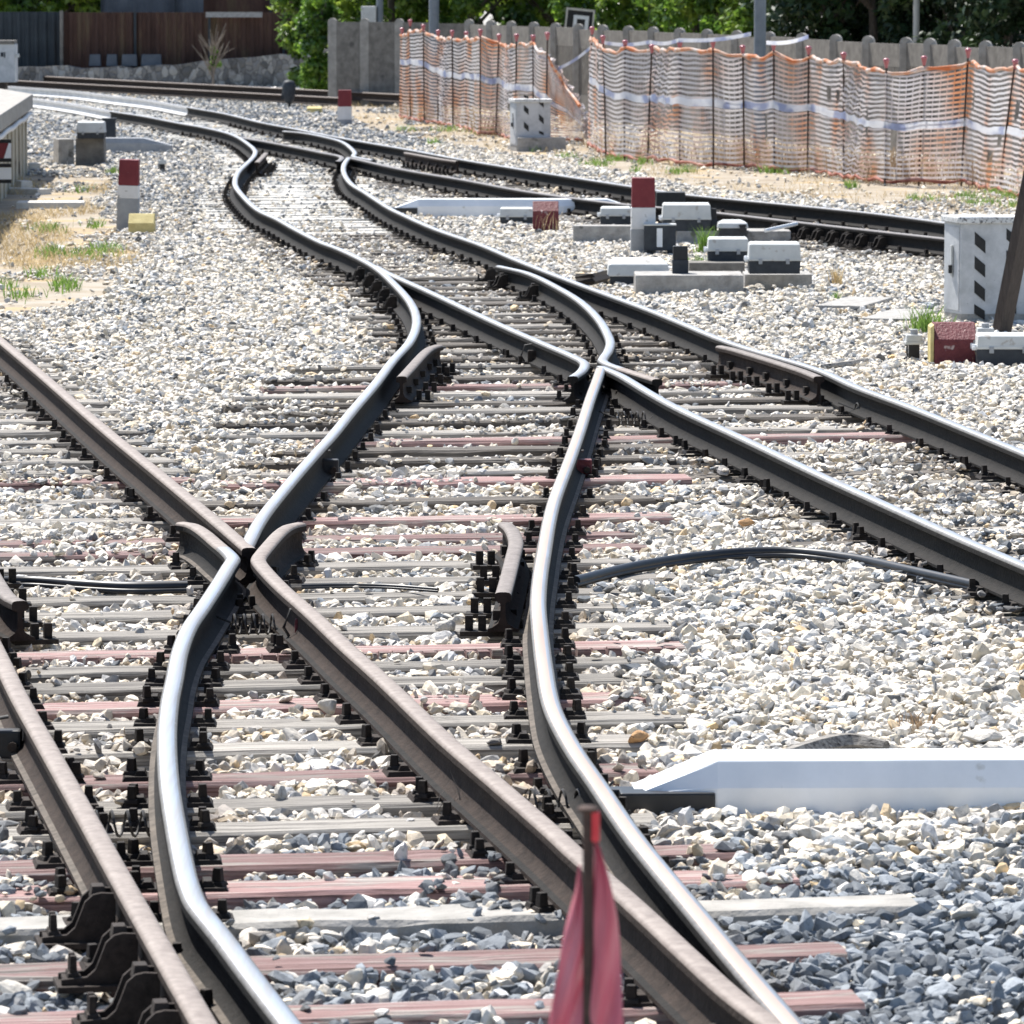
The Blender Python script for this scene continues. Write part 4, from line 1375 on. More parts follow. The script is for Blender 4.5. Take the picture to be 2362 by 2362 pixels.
# ------------------------------------------------------------------ foreground stake with red tape
SY = 8.7
top = V(1356, 1866, SY)
r = empty('fence_stake', (top.x, SY, -0.05))
tag(r, 'rusty rebar stake with knotted red tape at the bottom edge', 'stake')
hz = top.z + 0.05
b = MB(); b.tube([(0.005, 0, -0.2), (0.003, 0, hz * 0.5), (0, 0, hz)], 0.0095, 10)
b.obj('rod', M['rebar'], r, smooth=1.0)
b = MB(); b.lathe([(0.017, hz - 0.004), (0.018, hz + 0.002), (0.012, hz + 0.005)], (0, 0, 0), 14); b.obj('head', M['rebar'], r)
b = MB(); b.box(0.006, 0.02, -0.01, 0.008, hz - 0.055, hz - 0.003); b.obj('red_cap', M['tip'], r, bevel=0.003)


def tape_leaf(parent, prof, y0, fold):
    """hanging folded sheet : list of (z, left x, right x)"""
    vs, fs = [], []
    n = 14
    zs_ = [p[0] for p in prof]
    m = 40
    for i in range(m + 1):
        zz = zs_[0] + (zs_[-1] - zs_[0]) * i / m
        l = float(np.interp(-zz, [-q for q in zs_], [q[1] for q in prof]))
        rr = float(np.interp(-zz, [-q for q in zs_], [q[2] for q in prof]))
        for k in range(n + 1):
            t = k / n
            x = l + (rr - l) * t
            y = y0 + fold * math.sin(t * math.pi * 1.0) * (rr - l) * 0.6 + 0.006 * math.sin(t * 9 + i * 0.35) + 0.008 * math.sin(i * 0.21 + t * 4)
            vs.append((x, y, zz))
    for i in range(m):
        for k in range(n):
            a = i * (n + 1) + k
            fs.append((a, a + 1, a + n + 2, a + n + 1))
    b = MB(); b.add(vs, fs)
    o = b.obj('tape_fold', M['plastic_red'], parent, smooth=2.0)
    sm = o.modifiers.new('thickness', 'SOLIDIFY'); sm.thickness = 0.0012
    return o


sF = ppm(top)
def hx(zx): return (780 + zx * 0.41408 - 1356) / sF
def hzv(zy): return hz - (1562 + zy * 0.41408 - 1866) / sF
tape_leaf(r, [(hzv(1060), hx(1338), hx(1352)), (hzv(1230), hx(1318), hx(1362)), (hzv(1400), hx(1272), hx(1378)), (hzv(1500), hx(1250), hx(1390)), (hzv(1932), hx(1180), hx(1372)), (hzv(2500), hx(1110), hx(1360))], 0.012, -0.25)
tape_leaf(r, [(hzv(870), hx(1410), hx(1432)), (hzv(960), hx(1412), hx(1462)), (hzv(1080), hx(1412), hx(1500)), (hzv(1350), hx(1400), hx(1555)), (hzv(1500), hx(1390), hx(1570)), (hzv(1650), hx(1380), hx(1580)), (hzv(1932), hx(1362), hx(1590)), (hzv(2500), hx(1340), hx(1610))], 0.006, -0.3)

# ------------------------------------------------------------------ platform at left
A = U(62, 397, -0.03)
Bp = U(-20, 480, -0.03)
dirn = (Bp - A).normalized()
far_end = A + dirn * 24
back = Vector((-0.24, 1.0, 0)).normalized()
PH = 1.14
r = empty('platform', (A.x, A.y, 0))
tag(r, 'low concrete platform end with beige wall at the left edge', 'platform')
Cc = A + back * 30
pts = [Vector((0, 0, 0)), far_end - A, far_end - A + Vector((-14, 0, 0)), Cc - A + Vector((-14, 0, 0)), Cc - A]


def polyprism(mb, P, z0, z1):
    n = len(P)
    vs = [(p.x, p.y, z0) for p in P] + [(p.x, p.y, z1) for p in P]
    mb.add(vs, [tuple(range(n - 1, -1, -1)), tuple(range(n, 2 * n))] + [(i, (i + 1) % n, (i + 1) % n + n, i + n) for i in range(n)])


cen = sum(pts, Vector()) / len(pts)
b = MB(); polyprism(b, pts[::-1], -0.15, PH - 0.22); b.obj('wall', M['plaster'], r)
b = MB(); polyprism(b, [p + (Vector((0.10, 0, 0))) for p in pts][::-1], PH - 0.22, PH); b.obj('slab_edge', M['concrete_mid'], r, bevel=0.015)
for k in range(9):
    q = dirn * (0.5 + k * 1.25)
    e = MB(); e.box(q.x - 0.02, q.x + 0.025, q.y - 0.07, q.y + 0.07, -0.1, PH - 0.22); e.obj('wall_rib', M['plaster'], r)
b = MB(); b.tube([dirn * (0.0 + k * 1.0) + Vector((0.06, 0, PH - 0.30 + 0.012 * math.sin(k * 1.7))) for k in range(20)], 0.04, 8)
b.obj('conduit', M['postwhite'], r, smooth=1.0)
# boards on the wall
for (ya, yb, col, lab) in ((330, 365, 'red', 'red and white board on the platform wall'), (386, 414, 'white', 'white board with black edges on the platform wall')):
    Yb = 64.0
    p0, p1 = V(26, yb, Yb), V(26, ya, Yb)
    r2 = empty('warning_board', (p0.x, Yb, p0.z)); tag(r2, lab, 'board', 'boards on the platform end')
    Hb = p1.z - p0.z
    b = MB(); b.box(-0.55, 0.0, 0, 0.02, 0, Hb); b.obj('panel', M['red' if col == 'red' else 'white'], r2)
    for zz in (-0.045, Hb):
        e = MB(); e.box(-0.55, 0.0, -0.005, 0.025, zz, zz + 0.045); e.obj('edge', M['black'], r2)
    if col == 'red':
        q = MB(); q.prism([(-0.09, 0.0), (0.0, 0.0), (0.0, Hb), (-0.03, Hb)], -0.004, 0.0); q.obj('white_corner', M['white'], r2)
# white cabinet on it
p = U(0, 190, PH); s = ppm(p)
r = empty('control_cabinet', (p.x, p.y, PH)); tag(r, 'white cabinet with dark lid standing on the platform', 'cabinet')
H = (190 - 98) / s
b = MB(); b.box(-0.6, 35 / s, 0, 0.5, 0.0, H - 0.03, top=(0.0, 0.0)); b.obj('body', M['white_dirty'], r, bevel=0.008)
b = MB(); b.box(-0.62, 34 / s, -0.02, 0.52, H - 0.03, H + 0.03); b.obj('lid', M['concrete_old'], r, bevel=0.01)
b = MB(); b.box(35 / s, 44 / s, 0.05, 0.12, H * 0.62, H * 0.72); b.obj('latch', M['lid'], r, bevel=0.006)
b = MB(); b.box(2 / s, 9 / s, -0.003, 0, H * 0.64, H * 0.75); b.box(10 / s, 13 / s, -0.003, 0, H * 0.61, H * 0.76); b.obj('label_mark', M['boxdark'], r)
b = MB(); b.box(-0.5, 0.09, 0.05, 0.4, -0.12, 0.0); b.obj('plinth', M['steel_brown'], r)
# rubble near the platform
for (x0, x1, yb, hh, dep, rz, lab) in ((48, 78, 441, 0.14, 0.3, 0.4, 'broken concrete channel piece below the platform corner'), (80, 128, 444, 0.05, 0.9, 0.9, 'pale concrete strip lying beside the broken channel piece'), (36, 195, 476, 0.05, 0.6, 0.05, 'long pale slab flush in the ballast near the platform'), (65, 95, 392, 0.1, 0.4, 0.1, 'small concrete chunk at the platform corner')):
    p, s, wd = at(x0, x1, yb)
    b = MB(); b.box(-wd / 2, wd / 2, 0, dep, -0.05, hh, top=(0.01, 0.02))
    tag(b.obj('concrete_piece', M['concrete_pale'], None, (p.x, p.y, -0.03), rz, bevel=0.012), lab, 'concrete piece', 'concrete pieces near the platform')
    footprint(p + Vector((0, dep / 2, 0)), wd / 2, dep / 2, rz)
# pale cover slabs flush in ballast at right
for k, (x0, x1, y, lab) in enumerate(((1880, 1990, 712, 'pale duct cover slab, farther of two before the striped cabinet'), (1985, 2100, 742, 'pale duct cover slab, nearer of two before the striped cabinet'))):
    p, s, wd = at(x0, x1, y)
    b = MB(); b.box(-wd / 2, wd / 2, 0, 1.3, -0.05, 0.028)
    tag(b.obj('duct_cover', M['concrete'], None, (p.x, p.y, -0.03), -0.28, bevel=0.01), lab, 'cover slab', 'duct cover slabs')
    footprint(p + Vector((0.15, .65, 0)), wd / 2, .62, -0.28)

# dwarf signal
p, s, wd = at(651, 682, 248)
r = empty('dwarf_signal', (p.x, p.y, -0.03)); tag(r, 'small dark round backed dwarf signal beside the far track', 'signal')
H = (248 - 185) / s
b = MB()
b.lathe([(0.02, H * 0.12), (wd * 0.22, H * 0.16), (wd * 0.42, H * 0.32), (wd * 0.49, H * 0.5), (wd * 0.5, H * 0.75), (wd * 0.46, H * 0.9), (wd * 0.32, H * 0.98), (wd * 0.12, H)], n=20)
b.obj('housing', M['boxdark'], r, smooth=0.8)
b = MB(); b.box(-wd * 0.56, -wd * 0.45, -0.05, 0.05, H * 0.3, H * 0.5); b.obj('bracket', M['boxdark'], r, bevel=0.004)
b = MB(); b.tube([(0.0, 0, -0.1), (0.02, 0, H * 0.2)], 0.03, 8); b.obj('stem', M['black'], r)

# ------------------------------------------------------------------ concrete fence
def on_line(x, P0, P1):
    """plan point on line P0-P1 seen at photo column x"""
    k = (x - RES / 2) / FPX
    d = P1 - P0
    # X = k * depth ; depth = Y*CP + (CAMZ-z)*SP  (z about 1)
    c0 = k * ((CAMZ - 1) * SP)
    t = (k * P0.y * CP + c0 - P0.x) / (d.x - k * d.y * CP)
    return P0 + d * t


FH = 1.78
S0, S1, S2 = Vector((-4.03, 117.0, 0)), Vector((-0.94, 114.6, 0)), Vector((8.2, 78.9, 0))
POSTX1 = [768, 842, 922, 1002, 1083]
POSTX2 = [1083, 1133, 1180, 1232, 1282, 1335, 1391, 1450, 1507, 1568, 1631, 1700, 1775, 1850, 1928, 2003, 2090, 2145, 2201, 2273, 2352, 2440]
fence = empty('concrete_fence', (S1.x, S1.y, 0))
tag(fence, 'weathered grey concrete panel fence with round topped posts behind the netting', 'fence')
PP = [on_line(x, S0, S1) for x in POSTX1] + [on_line(x, S1, S2) for x in POSTX2[1:]]
for i, p in enumerate(PP):
    a = PP[max(0, i - 1)]; c = PP[min(len(PP) - 1, i + 1)]
    t = (c - a).normalized()
    ang = math.atan2(t.y, t.x)
    b = MB()
    hw = 0.10
    ang_p = ang * 0.2
    prof = [(-hw, -0.2), (hw, -0.2), (hw, FH + 0.0)] + [(hw * math.cos(th), FH + 0.0 + 0.10 * math.sin(th)) for th in np.linspace(0.08, math.pi - 0.08, 11)] + [(-hw, FH + 0.0)]
    b.prism(prof, -0.09, 0.07)
    b.obj('post', M['concrete_mid'], fence, p - fence.location, ang_p, bevel=0.006)  # paler than the panels: missing light on the post faces put into the colour
for i in range(len(PP) - 1):
    a, c = PP[i], PP[i + 1]
    t = c - a
    L = t.length
    ang = math.atan2(t.y, t.x)
    b = MB()
    dz = random.uniform(-0.02, 0.02)
    if i < 8:
        b.box(0.05, L - 0.05, -0.03, 0.03, -0.2, FH + dz)
    else:
        b.box(0.05, L - 0.05, -0.03, 0.03, FH - 0.38 + dz, FH + dz)
        b.box(0.05, L - 0.05, -0.035, 0.035, -0.2, 0.45)
        n = max(6, int((L - 0.1) / 0.115))
        for k in range(n):
            x = 0.05 + (L - 0.1) * (k + 0.15) / n
            b.box(x, x + (L - 0.1) / n * 0.6, -0.028, 0.028, 0.44, FH - 0.37 + dz)
    b.obj('panel', M['concrete_old'], fence, a - fence.location, ang, bevel=0)

# ------------------------------------------------------------------ orange nets on stakes
z900 = lambda x, y: (900 + x * 0.31056, y * 0.31056)
z1400 = lambda x, y: (1400 + x * 0.2588, y * 0.2588)
z1862 = lambda x, y: (1862 + x * 0.2588, y * 0.2588)
ST_L = [(z900(88, 212), z900(75, 868)), (z900(148, 150), z900(150, 885)), (z900(246, 187), z900(254, 908)), (z900(356, 228), z900(356, 918)), (z900(460, 230), z900(466, 940)), (z900(565, 240), z900(562, 955)),
        (z900(670, 222), z900(668, 1000)), (z900(808, 258), z900(785, 1000)), (z900(938, 258), z900(930, 1030)), (z900(1062, 265), z900(1062, 1045)), (z900(1168, 245), z900(1158, 1060))]
ST_R = [(z900(1500, 205), z900(1465, 1085)), (z900(1580, 270), z900(1605, 1160)), (z900(1745, 305), z900(1740, 1182)), (z1400(400, 405), z1400(360, 1435)), (z1400(650, 375), z1400(650, 1465)),
        (z1400(945, 362), z1400(950, 1490)), (z1400(1210, 412), z1400(1225, 1495)), (z1400(1486, 378), z1400(1492, 1525)), (z1400(1798, 420), z1400(1788, 1535)), (z1862(325, 475), z1862(325, 1592)),
        (z1862(705, 530), z1862(690, 1640)), (z1862(1042, 508), z1862(990, 1640)), (z1862(1436, 440), z1862(1370, 1640)), (z1862(1855, 538), z1862(1700, 1720))]


def stake_line(ST, side, grp):
    out = []
    for i, (t, bs) in enumerate(ST):
        p = U(bs[0], bs[1], -0.03)
        q = V(t[0], t[1], p.y)
        r = empty('fence_stake', p)
        tag(r, f'thin rusty stake with red cap, {nth(i + 1)} from the left in the {side} net', 'stake', grp)
        d = q - p
        b = MB(); b.tube([Vector((0, 0, -0.2)), d * 0.5, d], 0.014, 8); b.obj('rod', M['rebar'], r)
        b = MB(); b.lathe([(0.02, -0.12), (0.026, -0.09), (0.04, -0.03), (0.048, -0.012), (0.04, 0.008), (0.016, 0.018)], d, 12); b.obj('cap', M['cap'], r, smooth=0.9)
        out.append((p, q))
    return out


SLn = stake_line(ST_L, 'left', 'stakes of the left net')
SRn = stake_line(ST_R, 'right', 'stakes of the right net')


NET_ROOTS = []


def net(cols, name_label, holes, grp, seed, rows=23, vstep=0.11, tapef=0.58, tape_label=''):
    """cols: list of (bottom, top) world points along the net"""
    rr = np.random.default_rng(seed)
    P = [np.array([*c[0]]) for c in cols]; Q = [np.array([*c[1]]) for c in cols]
    L = [0]
    for i in range(1, len(P)): L.append(L[-1] + np.linalg.norm((P[i] - P[i - 1])[:2]))
    L = np.array(L)
    n = int(L[-1] / 0.09)
    uu = np.linspace(0, L[-1], n + 1)
    Pi = np.stack([np.interp(uu, L, [p[k] for p in P]) for k in range(3)], 1)
    Qi = np.stack([np.interp(uu, L, [q[k] for q in Q]) for k in range(3)], 1)
    ph = rr.random(8) * 6
    seg = np.clip(np.searchsorted(L, uu, side='right') - 1, 0, len(L) - 2)
    frac = (uu - L[seg]) / (L[seg + 1] - L[seg])
    depth_ = rr.uniform(0.01, 0.07, len(L))

    def pt(i, v):
        b, t = Pi[i], Qi[i]
        u = uu[i]
        p = b + (t - b) * v
        sag = -depth_[seg[i]] * math.sin(math.pi * frac[i]) + 0.05 * mnoise.noise((u * 0.6, v * 1.2, ph[0])) + 0.018 * mnoise.noise((u * 3.0, v * 5, ph[1]))
        cr = max(0.0, math.sin(u * 0.83 + ph[3])) ** 6
        fold = 0.05 * math.sin(u * 2.3 + ph[2] + v * 1.7) + 0.02 * math.sin(u * 5.1 + ph[3] - v * 3) + 0.05 * cr * math.sin(u * 17 + v * 21)
        return np.array([p[0] + fold * 0.35, p[1] + fold, p[2] + sag * (0.35 + 0.65 * v) + 0.003 * math.sin(u * 9 + v * 23 + ph[4]) + 0.022 * cr * math.sin(u * 15 - v * 30)])

    def hole(u, v):
        for (hu, hv, a, c) in holes:
            if ((u - hu) / a) ** 2 + ((v - hv) / c) ** 2 < 1: return True
        return False
    root = empty('safety_net', P[0].tolist())
    NET_ROOTS.append(root)
    tag(root, name_label, 'safety net', 'orange safety nets')
    off = Vector(P[0].tolist())
    vs, fs = [], []

    def quad(a, b, c, d):
        o = len(vs)
        vs.extend([a, b, c, d]); fs.append((o, o + 1, o + 2, o + 3))
    hgt = 0.44 / rows
    for j in range(rows):
        v = 0.03 + 0.94 * j / (rows - 1)
        for i in range(n):
            if hole(uu[i], v): continue
            quad(pt(i, v - hgt / 2), pt(i + 1, v - hgt / 2), pt(i + 1, v + hgt / 2), pt(i, v + hgt / 2))
    for i in range(n):
        for j in range(rows - 1):
            v = 0.03 + 0.94 * j / (rows - 1); v2 = 0.03 + 0.94 * (j + 1) / (rows - 1)
            if hole(uu[i], (v + v2) / 2): continue
            a, b = pt(i, v), pt(i, v2)
            dx = (pt(i + 1, v) - a) * 0.10
            quad(a, a + dx, b + dx, b)
    V_ = np.array(vs) - np.array(off)
    me = np_mesh('mesh', V_, np.array(fs), M['net'])
    link('mesh', me, root)
    for v, mat, rad, nm in ((1.0, 'net_edge', 0.042, 'top_roll'), (0.0, 'net_low', 0.035, 'bottom_roll')):
        path = [Vector(pt(i, v)) - off + Vector((0, 0, 0.02 * math.sin(uu[i] * 7 + ph[5]))) for i in range(0, n + 1, 2)]
        rads = [0.8 * rad * (0.6 + 0.6 * abs(math.sin(uu[i] * 2.9 + ph[6]) * math.sin(uu[i] * 7.7))) for i in range(0, n + 1, 2)]
        b = MB(); b.tube(path, rads, 7); b.obj(nm, M[mat], root, smooth=1.5)
    # tape laid across the net
    vs, fs = [], []
    for i in range(n + 1):
        v = tapef + (0.06 - 0.15 * uu[i] / L[-1]) + 0.018 * math.sin(uu[i] * 0.6 + ph[7])
        a, c = pt(i, v - 0.032), pt(i, v + 0.032)
        vs.append(a + np.array([0, -0.05, 0])); vs.append(c + np.array([0, -0.05, 0]))
    for i in range(n): fs.append((2 * i, 2 * i + 2, 2 * i + 3, 2 * i + 1))
    me = np_mesh('barrier_tape', np.array(vs), np.array(fs), M['tape'])
    tag(link('barrier_tape', me), tape_label, 'barrier tape', 'barrier tapes on the nets')


def ST_top(p, q, x, y): return V(x, y, p.y)


colsL = []
topsL = [(72, 265), (148, 235), (246, 240), (356, 270), (460, 285), (565, 285), (670, 275), (808, 305), (938, 330), (1062, 325), (1165, 385)]
for (p, q), zt in zip(SLn, topsL):
    x, y = z900(*zt)
    t = V(x, y, p.y)
    colsL.append((Vector((p.x, p.y, 0.0)), t))
pe = U(*z900(1330, 1045), -0.03); colsL.append((Vector((pe.x, pe.y - 0.1, 0.0)), V(*z900(1270, 600), pe.y)))
pe = U(*z900(1420, 1060), -0.03); colsL.append((Vector((pe.x, pe.y, 0.02)), V(*z900(1430, 800), pe.y)))
net(colsL, 'pale orange safety net sagging to the ground at its right end', [(13.2, 0.3, 0.25, 0.08)], 'n', 3, 24, tapef=0.60, tape_label='whitish tape along the middle of the sagging left net')
def net_fold(path, wid, seed):
    rg = np.random.default_rng(seed)
    W = []
    for a, c in zip(path[:-1], path[1:]):
        for k in range(26): W.append(a.lerp(c, k / 26))
    vs, fs = [], []
    m = 9
    ph = rg.random(6) * 6
    for i, p in enumerate(W):
        f = i / len(W)
        for k in range(m):
            t = k / (m - 1) - 0.25
            w_ = wid * (0.5 + 0.9 * f)
            vs.append((p.x + 0.05 * math.sin(i * 0.7 + k * 1.9 + ph[0]), p.y - 0.1 + 0.09 * math.sin(k * 2.3 + i * 0.5 + ph[1]), p.z - w_ * t + 0.04 * math.sin(i * 0.9 + k * 2.7 + ph[2])))
    n_ = len(W)
    for i in range(n_ - 1):
        for k in range(m - 1):
            if rg.random() < 0.3: continue
            fs.append((i * m + k, (i + 1) * m + k, (i + 1) * m + k + 1, i * m + k + 1))
    b = MB(); b.add(vs, fs)
    o = b.obj('fallen_fold', M['net'])
    return o


ff = net_fold([V(*z900(1100, 380), 93.6), V(*z900(1190, 450), 93.2), V(*z900(1330, 650), 92.8), V(*z900(1440, 850), 92.4), V(*z900(1490, 960), 92.2)], 0.34, 4)
ff.parent = NET_ROOTS[0]; ff.location = -NET_ROOTS[0].location
colsR = []
topsR = [z900(1495, 290), z900(1580, 350), z900(1745, 350), z1400(400, 440), z1400(650, 440), z1400(945, 460), z1400(1210, 475), z1400(1486, 480), z1400(1798, 510), z1862(325, 545), z1862(705, 625), z1862(1040, 615), z1862(1435, 560), z1862(1855, 610)]
for (p, q), zt in zip(SRn, topsR):
    colsR.append((Vector((p.x, p.y, 0.02)), V(zt[0], zt[1], p.y)))
ex = (colsR[-1][0] - colsR[-2][0]).normalized() * 4.0
colsR.append((colsR[-1][0] + ex, colsR[-1][1] + ex))
holesR = [(13.6, 0.72, 0.16, 0.07), (14.2, 0.70, 0.1, 0.05), (15.6, 0.52, 0.09, 0.12), (21.0, 0.66, 0.16, 0.09), (20.1, 0.40, 0.12, 0.06), (24.9, 0.72, 0.14, 0.16), (25.0, 0.30, 0.22, 0.07), (8.0, 0.5, 0.07, 0.08), (18.0, 0.7, 0.05, 0.12), (19.6, 0.26, 0.2, 0.06), (3.0, 0.8, 0.3, 0.05), (11.2, 0.36, 0.05, 0.15), (16.6, 0.34, 0.07, 0.2), (22.6, 0.78, 0.05, 0.1), (23.2, 0.5, 0.06, 0.16), (26.5, 0.62, 0.08, 0.09)]
net(colsR, 'long faded orange safety net with torn holes on the right', holesR, 'n', 5, 23, tapef=0.55, tape_label='blue lettered whitish tape along the middle of the long right net')


def loose_tape(pts, Yd, label, wdt=0.06):
    W = [V(x, y, yy) for (x, y), yy in zip(pts, Yd)]
    vs, fs = [], []
    for a, c in zip(W[:-1], W[1:]):
        for k in range(8):
            p = a.lerp(c, k / 8)
            sg = -0.04 * math.sin(math.pi * k / 8)
            vs += [(p.x, p.y, p.z + sg), (p.x, p.y - 0.02, p.z + sg + wdt)]
    vs += [tuple(W[-1]), (W[-1].x, W[-1].y, W[-1].z + wdt)]
    n = len(vs) // 2
    fs = [(2 * i, 2 * i + 2, 2 * i + 3, 2 * i + 1) for i in range(n - 1)]
    b = MB(); b.add(vs, fs)
    tag(b.obj('barrier_tape', M['tape']), label, 'barrier tape', 'loose barrier tapes between the stakes')


loose_tape([z900(1240, 525), z900(1495, 360)], [93, 91], 'loose white tape hanging across the gap between the nets')
loose_tape([z900(1590, 330), z900(1932, 325), z1400(640, 375), z1400(1285, 320)], [88, 84, 80, 79], 'taut white tape above the long net left of the grey pole')
loose_tape([z1400(1420, 398), z1400(1795, 345)], [78, 78], 'short white tape above the long net right of the grey pole')

# ------------------------------------------------------------------ poles and board behind
def pole(x0, x1, Y, label, mat, h=7.0, base=True):
    p = V((x0 + x1) / 2, 60, Y)
    s = ppm(p)
    rad = (x1 - x0) / s / 2
    r = empty('lamp_pole', (p.x, Y, -0.05)); tag(r, label, 'pole', 'poles by the concrete fence')
    b = MB(); b.tube([(0, 0, -0.2), (0, 0, h * 0.5), (0, 0, h)], [rad, rad * 0.97, rad * 0.85], 20); b.obj('shaft', M[mat], r, smooth=0.8)
    b = MB(); b.lathe([(rad * 1.9, 0), (rad * 1.9, 0.03), (rad * 1.15, 0.05), (rad * 1.1, 0.3)], n=20); b.obj('foot', M[mat], r, smooth=0.6)
    return r


pole(1739, 1767, 86, 'thick grey steel pole behind the long right net', 'polegrey')
pole(989, 1013, 108, 'grey steel pole behind the left net', 'polegrey')
pole(2106, 2121, 104, 'slim pale pole behind the concrete fence', 'polepale')
r = pole(1719, 1728, 110, 'thin grey pole with crossarm behind the thick pole', 'polegrey')
b = MB(); b.tube([(0, 0, 2.35), (0.75, 0, 2.33)], 0.03, 8); b.obj('crossarm', M['polepale'], r)
r = pole(868, 884, 119, 'grey pole with a pale box at the fence end', 'polegrey')
b = MB(); b.box(-0.42, -0.08, -0.12, 0.12, 1.5, 2.18); b.obj('meter_box', M['lid'], r, bevel=0.02)
Yb = 116.0
p = V(1318, 50, Yb)
r = empty('sign_board', (p.x, Yb, 0)); tag(r, 'black board with white inner square rising over the fence', 'sign board')
r.rotation_euler = (0, 0.1, 0)
b = MB(); b.box(-0.3, 0.3, 0, 0.03, 1.45, 2.08); b.obj('panel', M['black'], r, bevel=0.005)
b = MB(); b.box(-0.32, 0.32, -0.012, 0.0, 2.06, 2.11); b.box(-0.32, -0.28, -0.012, 0, 1.45, 2.06); b.box(0.28, 0.32, -0.012, 0, 1.45, 2.06); b.obj('frame', M['concrete_pale'], r)
b = MB(); b.box(-0.14, 0.2, -0.01, 0.0, 1.88, 1.96); b.box(-0.14, -0.06, -0.01, 0, 1.45, 1.88); b.box(0.12, 0.2, -0.01, 0, 1.45, 1.88); b.obj('white_square', M['white'], r)
b = MB(); b.box(-0.03, 0.03, 0.031, 0.08, -0.1, 1.6); b.obj('leg', M['black'], r)

# ------------------------------------------------------------------ far left: rubble wall, sheet fences
YW = 133.0
def wpt(x, y, Y=YW): return V(x, y, Y)
xa, xb = wpt(-150, 190).x, wpt(765, 190).x
b = MB()
n = 30
vs, fs = [], []
for i in range(n + 1):
    x = xa + (xb - xa) * i / n
    top = 0.48 + 0.42 * max(0, (i / n - 0.55)) / 0.45 + random.uniform(-0.04, 0.04)
    vs += [(x, YW, -0.2), (x, YW, top), (x, YW + 0.5, top), (x, YW + 0.5, -0.2)]
for i in range(n):
    for k in range(4):
        fs.append((i * 4 + k, i * 4 + 4 + k, i * 4 + 4 + (k + 1) % 4, i * 4 + (k + 1) % 4))
b.add(vs, fs)
tag(b.obj('stone_wall', M['rubble']), 'low rubble stone wall under the brown sheet fence', 'wall')


def sheet_fence(x0, x1, z0, z1, Y, mat, label, pitch=0.22, amp=0.025, posts=True):
    a, c = wpt(x0, 100, Y).x, wpt(x1, 100, Y).x
    r = empty('sheet_fence', (a, Y, 0)); tag(r, label, 'sheet fence', 'metal sheet fences behind the far track')
    n = int((c - a) / pitch * 4)
    vs, fs = [], []
    for i in range(n + 1):
        x = (c - a) * i / n
        y = amp * (1 if (i // 2) % 2 else -1)
        vs += [(x, y, z0), (x, y, z1), (x, y + 0.02, z1), (x, y + 0.02, z0)]
    for i in range(n):
        for k in range(4): fs.append((i * 4 + k, i * 4 + 4 + k, i * 4 + 4 + (k + 1) % 4, i * 4 + (k + 1) % 4))
    b = MB(); b.add(vs, fs); b.obj('sheeting', M[mat], r)
    if posts:
        k = 0.0
        while k < c - a:
            q = MB(); q.box(k - 0.03, k + 0.03, -0.09, -0.03, 0, z1 + 0.02); q.obj('post', M['corr_slate'], r)
            k += 1.9
    return r


sheet_fence(-200, 141, 0.3, 1.87, 133.9, 'corr_slate', 'dark slate sheet fence at the far left')
sheet_fence(141, 700, 0.35, 1.86, 133.7, 'corr_brown', 'brown rusty sheet fence above the rubble wall')
sheet_fence(236, 470, 1.78, 2.9, 134.6, 'corr_grey', 'grey blue sheeting rising behind the brown fence', 0.5)
sheet_fence(455, 690, 1.75, 3.2, 134.9, 'corr_brown', 'taller brown boarding behind the fence next to the shrub', 0.5)
q = wpt(141, 100, 133.5)
b = MB(); b.tube([(q.x, 133.5, 0), (q.x + 0.02, 133.5, 1.9)], 0.045, 8)
tag(b.obj('fence_post', M['concrete_old']), 'pale post between the slate and the brown sheets', 'post')
a, c = wpt(475, 100, 133.5), wpt(605, 100, 133.5)
b = MB(); b.box(a.x, c.x, 133.5, 133.6, wpt(475, 40, 133.5).z, wpt(475, 28, 133.5).z)
tag(b.obj('pale_board', M['sheet_white']), 'flaking pale board fixed across the brown sheets', 'board')
for k, (x0, x1) in enumerate(((205, 232), (245, 270), (280, 316), (325, 372))):
    a, c = wpt(x0, 100, 133.2), wpt(x1, 100, 133.2)
    b = MB(); b.box(a.x, c.x, 133.15, 133.5, 0.5, wpt(0, 130, 133.2).z + 0.05, top=(0.02, 0.05))
    tag(b.obj('stored_crate', M['corr_grey']), f'bluish crate on the rubble wall, {nth(k + 1)} from the left', 'crate', 'bluish crates on the rubble wall')

